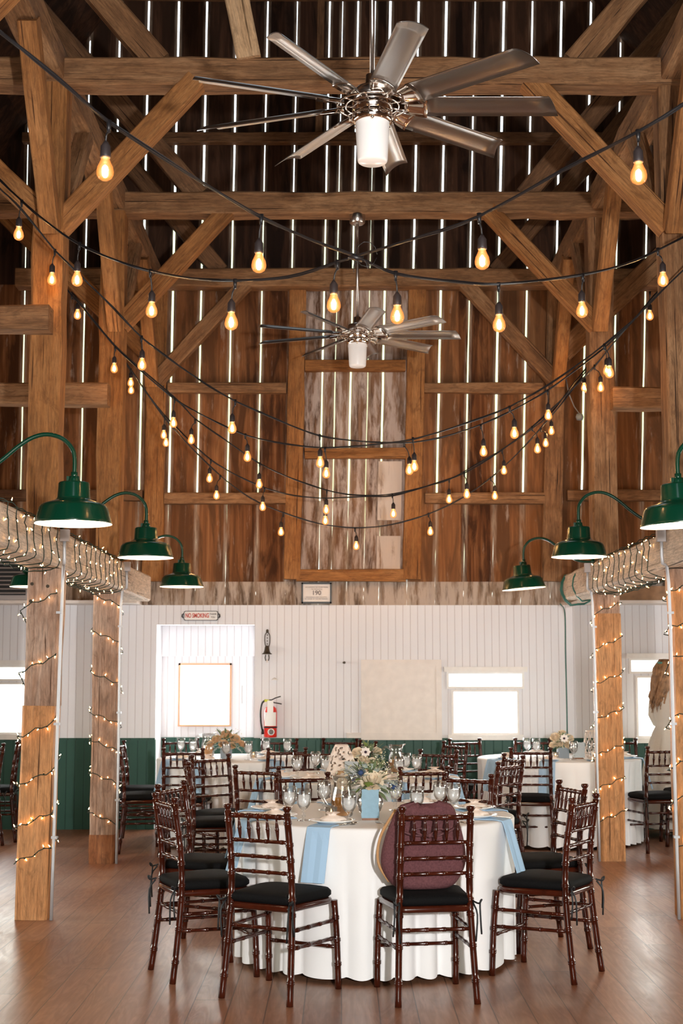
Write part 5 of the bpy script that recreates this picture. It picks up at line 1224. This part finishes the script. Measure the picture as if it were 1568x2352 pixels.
for s in (-1, 1): b.tube([(s*.172, 0, .02), (s*.188, 0, .012), (s*.19, 0, -.01), (s*.176, 0, -.022)], .006, 6); b.ball((s*.186, 0, -.002), .008, 8, 5)
b.build('scroll_end', M['black'], t)
# dinner bell
t = thing('wall_bell', 'small antique iron bell on a bracket, right of the recess', 'bell', (-.74, YW, 1.78))
b = MB(); b.box(-.018, .018, -.008, 0, -.02, .012)
for s in (-1, 1): b.tube(smooth_path([(s*.012, -.006, .0), (s*.024, -.008, .05), (s*.024, -.008, .12), (s*.006, -.008, .155)], 3), .0045, 6)
for zz in (.03, .06, .09, .12): b.tube([(0, -.008, zz), (0, -.008, zz+.014)], .004, 6)
b.ball((0, -.015, .165), .014, 8, 6, (1, .7, 1.4)); b.tube([(0, -.01, .0), (0, -.075, .015)], .006, 6); b.build('bracket', M['iron'], t)
b = MB(); b.lathe([(0, .02), (.012, .02), (.02, .005), (.026, -.03), (.034, -.05), (.052, -.064), (.05, -.066), (.03, -.05), (.02, -.01), (0, .012)], 24, (0, -.075, .0)); b.build('bell_cup', M['iron'], t)
b = MB(); b.tube([(0, -.075, -.02), (0, -.075, -.12)], .003, 5); b.tube([(0, -.075, -.12), (.004, -.075, -.15)], [.006, .009], 6); b.build('pull_cord', M['petal_white'], t)
b = MB(); b.tube([(-.014, -.03, -.07), (-.02, -.03, -.10), (-.012, -.03, -.13)], .005, 6); b.tube([(.014, -.03, -.07), (.02, -.03, -.10), (.012, -.03, -.13)], .005, 6); b.build('hook', M['iron'], t)
b = MB(); b.lathe([(0, .02), (.008, .018), (.03, .0), (.032, -.006), (0, -.006)], 18); tag(b.build('dome_fitting', M['white_paint'], None, (-.665, YW-.03, 1.465), (0, 0, 0)), 'small white dome fitting on the wall above the extinguisher', 'fitting')
b = MB(); b.tube([(0, 0, 0), (0, -.05, 0), (.008, -.065, .0)], [.006, .011, .013], 8); tag(b.build('coat_hook', M['iron'], None, (.022, YW, 1.632)), 'dark iron hook on the white wall left of the cream panel', 'hook')
# fire extinguisher
t = thing('fire_extinguisher', 'red fire extinguisher hanging on the white wall', 'fire extinguisher', (-.70, YW-.085, .90))
b = MB(); b.lathe([(0, 0), (.055, 0), (.064, .01), (.064, .25), (.055, .285), (.03, .305), (.02, .315), (.02, .33), (0, .33)], 28); b.build('cylinder_body', M['red'], t)
b = MB(); vs_ = []
for k in range(13):
    a = math.radians(-90-58+116*k/12); vs_ += [(.0655*math.cos(a), .0655*math.sin(a), .112), (.0655*math.cos(a), .0655*math.sin(a), .245)]
b.add(vs_, [(2*k, 2*k+2, 2*k+3, 2*k+1) for k in range(12)], True); b.build('instruction_label', M['label_white'], t)
b = MB(); b.lathe([(0, -.0001), (.034, 0), (.034, .002), (0, .0021)], 20); e_ = b.build('round_emblem', M['label_white'], t, (.01, -.0655, .055), (PI/2, 0, 0)); b = MB(); b.lathe([(0, .0022), (.024, .0022), (.024, .003), (0, .0031)], 16); b.build('emblem_centre', M['sign_grey'], e_)
b = MB(); b.lathe([(.0655, .092), (.0672, .092), (.0672, .106), (.0655, .106)], 28); b.build('strap', M['black'], t)
b = MB(); b.tube([(0, 0, .325), (0, 0, .37)], .014, 10); b.tube([(.0, -.01, .36), (.05, -.01, .385), (.10, -.01, .40)], .006, 6); b.tube([(0, -.01, .345), (.06, -.01, .335), (.11, -.01, .325)], .006, 6); b.build('handle', M['black'], t)
b = MB(); b.tube([(-.015, -.01, .355), (-.06, -.01, .36)], .013, 8); b.build('hose_joint', M['yellow'], t)
b = MB(); b.tube(smooth_path([(-.055, -.01, .36), (-.085, -.01, .33), (-.10, -.01, .25), (-.095, -.01, .15), (-.08, -.02, .07)], 4), .009, 8); b.tube([(-.08, -.02, .08), (-.075, -.02, .03)], .013, 8); b.build('hose', M['black'], t)
b = MB(); b.box(-.03, .03, -.068, -.066, .24, .36); b.build('inspection_tag', M['label_white'], t)
# cream panel
t = thing('cream_panel', 'large cream painted square shutter panel on the white wall', 'panel', (.594, YW-.013, 1.266))
b = MB(); b.box(-.40, .40, -.012, .012, -.395, .395); b.build('panel_board', M['cream_board'], t)
b = MB()
for a in ((-.40, .40, .335, .395), (-.40, .40, -.395, -.325), (-.40, -.345, -.325, .335), (.345, .40, -.325, .335)): b.box(a[0], a[1], -.022, -.0121, a[2], a[3])
b.build('panel_frame', M['cream_board'], t)
b = MB(); b.box(-.545, -.40, -.012, .012, -.395, -.335); b.box(-.545, -.40, -.03, .012, -.335, -.325); b.build('low_ledge', M['cream_board'], t)
# green hose wrapped on the right beam end and cord down the wall
t = thing('green_hose', 'green cord looped over the end of the right beam and hanging down the wall', 'cord', (2.18, 12.9, 2.315))
b = MB()
for dy, ax in ((.22, .15), (.26, .155), (.30, .152), (-.35, .145)):
    b = MB(); b.tube([(ax*math.cos(a*PI/8), dy-.02*math.sin(a), ax*1.02*math.sin(a*PI/8)-.01*(a % 3)) for a in range(16)], .0065, 6, closed=True); b.build('coil', M['hose_green'], t)
b = MB(); b.tube(smooth_path([(-.06, .9, -.12), (.03, 1.2, -.2), (.045, 1.30, -.6), (.05, 1.31, -1.1), (.05, 1.32, -1.40)], 5), .006, 6); b.build('hanging_cord', M['hose_green'], t)
# ledge with a crate and bottles on the right, louvred unit on the left
b = MB(); b.box(2.3, 5.5, YW-.36, YW, 2.205, 2.235); tag(b.build('wall_shelf', M['cream_board']), 'pale ledge on top of the white wall in the right aisle', 'shelf')
b = MB(); b.box(-5.5, -2.0, YW-.36, YW, 2.205, 2.235); tag(b.build('wall_shelf', M['cream_board']), 'pale ledge on top of the white wall in the left aisle', 'shelf')
t = thing('wooden_crate', 'brown wooden crate on the right aisle ledge', 'crate', (2.93, YW-.2, 2.236)); b = MB()
b.box(-.22, .30, -.14, .14, 0, .01); b.box(-.22, .30, -.14, -.125, .01, .14); b.box(-.22, .30, .125, .14, .01, .14); b.build('crate_box', M['box_wood'], t); b = MB(); b.box(-.222, -.205, -.125, .125, .01, .14); b.box(.285, .302, -.125, .125, .01, .14); b.build('crate_end', M['cream_board'], t)
for i, (x, h, mt, l) in enumerate([(2.83, .24, 'items', 'blue bottle standing in the crate, left one'), (2.90, .22, 'clear_item', 'pale bottle standing in the crate between two blue ones'), (2.97, .25, 'items', 'blue bottle standing in the crate, right one')]):
    b = MB(); b.lathe([(0, 0), (.03, 0), (.032, .01), (.032, h*.65), (.012, h*.82), (.012, h), (0, h)], 16); tag(b.build('bottle', M[mt], None, (x, YW-.2, 2.247)), l, 'bottle', 'bottles in the crate')
b = MB(); b.lathe([(0, 0), (.09, 0), (.10, .03), (.09, .07), (0, .08)], 18); tag(b.build('black_bowl', M['black'], None, (2.58, YW-.2, 2.236)), 'black rounded bowl on the ledge left of the crate', 'bowl')
t = thing('louvred_unit', 'grey louvred air unit high in the left aisle beside the near post', 'air unit', (-3.28, YW-.2, 2.236)); b = MB(); b.box(-.30, .24, -.14, .14, .0, .42)
b.build('casing', M['box_grey'], t); b = MB(); b.box(-.27, .19, -.146, -.1401, .05, .38)
b.build('dark_grille', M['black'], t); b = MB()
for i in range(8): b.obox((-.04, -.152, .07+i*.041), (.23, 0, 0), (0, .006, .006), (0, -.001, .001))
b.build('louvre', M['box_grey'], t)
t = thing('framed_picture', 'small dark framed picture standing up on the right aisle ledge', 'picture', (3.0, YW-.08, 2.62)); b = MB(); b.box(-.11, .11, -.01, .01, -.14, .14); b.build('frame', M['iron'], t); b = MB()
for i in range(3): b.box(-.075+i*.055, -.04+i*.055, -.014, -.0101, -.07, .09)
b.build('picture_strip', M['rose_cream'], t)
b = MB(); b.box(2.72, 3.3, YW-.15, YW, 2.44, 2.475); tag(b.build('upper_shelf', M['hewn_dark']), 'small dark shelf carrying the framed picture in the right aisle', 'shelf')
# spot fitting on right wall post
b = MB(); b.lathe([(0, 0), (.03, .0), (.04, .03), (.03, .06), (0, .07)], 14); b.tube([(0, 0, .06), (-.05, .02, .14), (-.1, .03, .28), (-.12, .05, .42)], .005, 6); tag(b.build('wall_spotlight', M['vase_grey'], None, (2.36, 13.9, 4.02)), 'small grey spotlight with looping cord beside the far right post', 'spotlight')

# ================================================================== PERSON
def make_person():
    t = thing('person', 'standing person with long wavy brown hair in a pale grey dress at the right', 'person', (3.09, 13.62, 0), math.radians(-68))
    me = bpy.data.meshes.new('body'); V = []; E = []; RD = []
    def v(x, y, z, r, p=None, ry=None):
        V.append((x, y, z)); RD.append((r, ry or r)); i = len(V)-1
        if p is not None: E.append((p, i))
        return i
    pel = v(0, 0, .93, .135, None, .10); wa = v(0, 0, 1.06, .105, pel, .085); ch = v(0, .01, 1.22, .13, wa, .095); sh = v(0, 0, 1.34, .085, ch, .075); nk = v(0, .01, 1.41, .048, sh); n2 = v(0, .02, 1.46, .047, nk)
    h1 = v(0, .035, 1.50, .070, n2, .08); h2 = v(0, .03, 1.56, .080, h1, .095); h3 = v(0, .02, 1.605, .045, h2, .055); v(0, .118, 1.525, .012, h1)
    for s in (-1, 1):
        a = v(s*.15, 0, 1.32, .052, sh); e = v(s*.21, .01, 1.06, .038, a); w = v(s*.13, .20, .98, .026, e); hnd = v(s*.09, .27, .985, .030, w, .018)
        for k in range(4): f = v(s*(.10-.018*k), .325, .985+.004*k, .0085, hnd); v(s*(.09-.018*k), .36-.003*k*k, .965, .0075, f)
        th_ = v(s*.06, .285, 1.0, .009, hnd); v(s*.045, .31, .995, .008, th_)
        hp = v(s*.085, 0, .85, .085, pel); kn = v(s*.09, .02, .48, .055, hp); an = v(s*.09, -.01, .09, .036, kn); v(s*.095, .10, .03, .03, an)
    me.from_pydata(V, E, []); me.update(); o = link('body', me, t); me.materials.append(M['skin'])
    sk = o.modifiers.new('skin', 'SKIN'); sk.use_smooth_shade = True; o.modifiers.new('sub', 'SUBSURF').levels = 2; o.modifiers['sub'].render_levels = 2
    for i, r_ in enumerate(RD): me.skin_vertices[0].data[i].radius = r_
    me.skin_vertices[0].data[0].use_root = True
    # dress: bodice with sleeves, then gathered skirt
    def shell(rows, n=48, fold=0):
        vs = []; fs = []
        for i, (z, rx, ry, f) in enumerate(rows):
            for k in range(n): a = 2*PI*k/n; q = 1+f*math.sin(a*11+i*.2)+f*.5*math.sin(a*17+1); vs.append((rx*q*math.cos(a), ry*q*math.sin(a)+.005, z))
        for i in range(len(rows)-1):
            for k in range(n): l = (k+1) % n; fs.append((i*n+k, i*n+l, (i+1)*n+l, (i+1)*n+k))
        return MB().add(vs, fs, True)
    shell([(.10, .34, .32, .06), (.4, .29, .27, .05), (.7, .235, .215, .045), (.88, .19, .165, .04), (.97, .155, .13, .05), (1.03, .125, .105, .03), (1.05, .122, .102, .01), (1.07, .128, .107, .03), (1.15, .15, .12, .02), (1.26, .168, .125, .015), (1.335, .165, .11, .03), (1.37, .13, .092, .03), (1.385, .085, .075, .02)]).build('dress', M['dress'], t)
    for s in (-1, 1):
        b = MB(); b.tube([(s*.135, 0, 1.345), (s*.165, 0, 1.33), (s*.20, .0, 1.24), (s*.225, .005, 1.13), (s*.215, .03, 1.06), (s*.19, .09, 1.02), (s*.165, .13, 1.0)], [.04, .055, .06, .058, .05, .044, .034], 20); b.build('sleeve', M['dress'], t)
    # hair: wavy locks down the back and over the left shoulder
    b = MB(); b.ball((0, .008, 1.565), .098, 20, 14, (.98, 1.08, .92))
    rr = random.Random(5)
    for k in range(70):
        a = math.radians(rr.uniform(150, 390)); a0 = a; x0, y0 = .088*math.cos(a), .095*math.sin(a)
        x0 = x0; L = rr.uniform(.32, .46) if math.sin(a) < .3 else .28
        pts = [(x0*.5, y0*.5, 1.65)]; ph = rr.uniform(0, 6)
        for i in range(9):
            u = (i+1)/9; sp_ = 1+.35*u; pts.append((x0*sp_+.012*math.sin(u*9+ph)-.035*u*(1 if x0 < 0 else .3), y0*sp_*.95-.02*u+.01*math.cos(u*8+ph), 1.61-L*u))
        b.tube(smooth_path(pts, 2), [.020]*2+[.020]*8+[.017]*6+[.003]*3, 7)
    b.build('hair', M['hair'], t)
    b = MB(); b.ball((.02, -.085, 1.625), .03, 10, 6, (1.3, .5, .4)); b.build('hair_clip', M['teal_cloth'], t)
    b = MB()
    for s in (-1, 1): b.lathe([(0, .0), (.045, 0), (.045, .03), (0, .05)], 14, (s*.095, .06, .001))
    b.build('shoes', M['iron'], t)
    return t
make_person()
print('objects', len(bpy.data.objects))
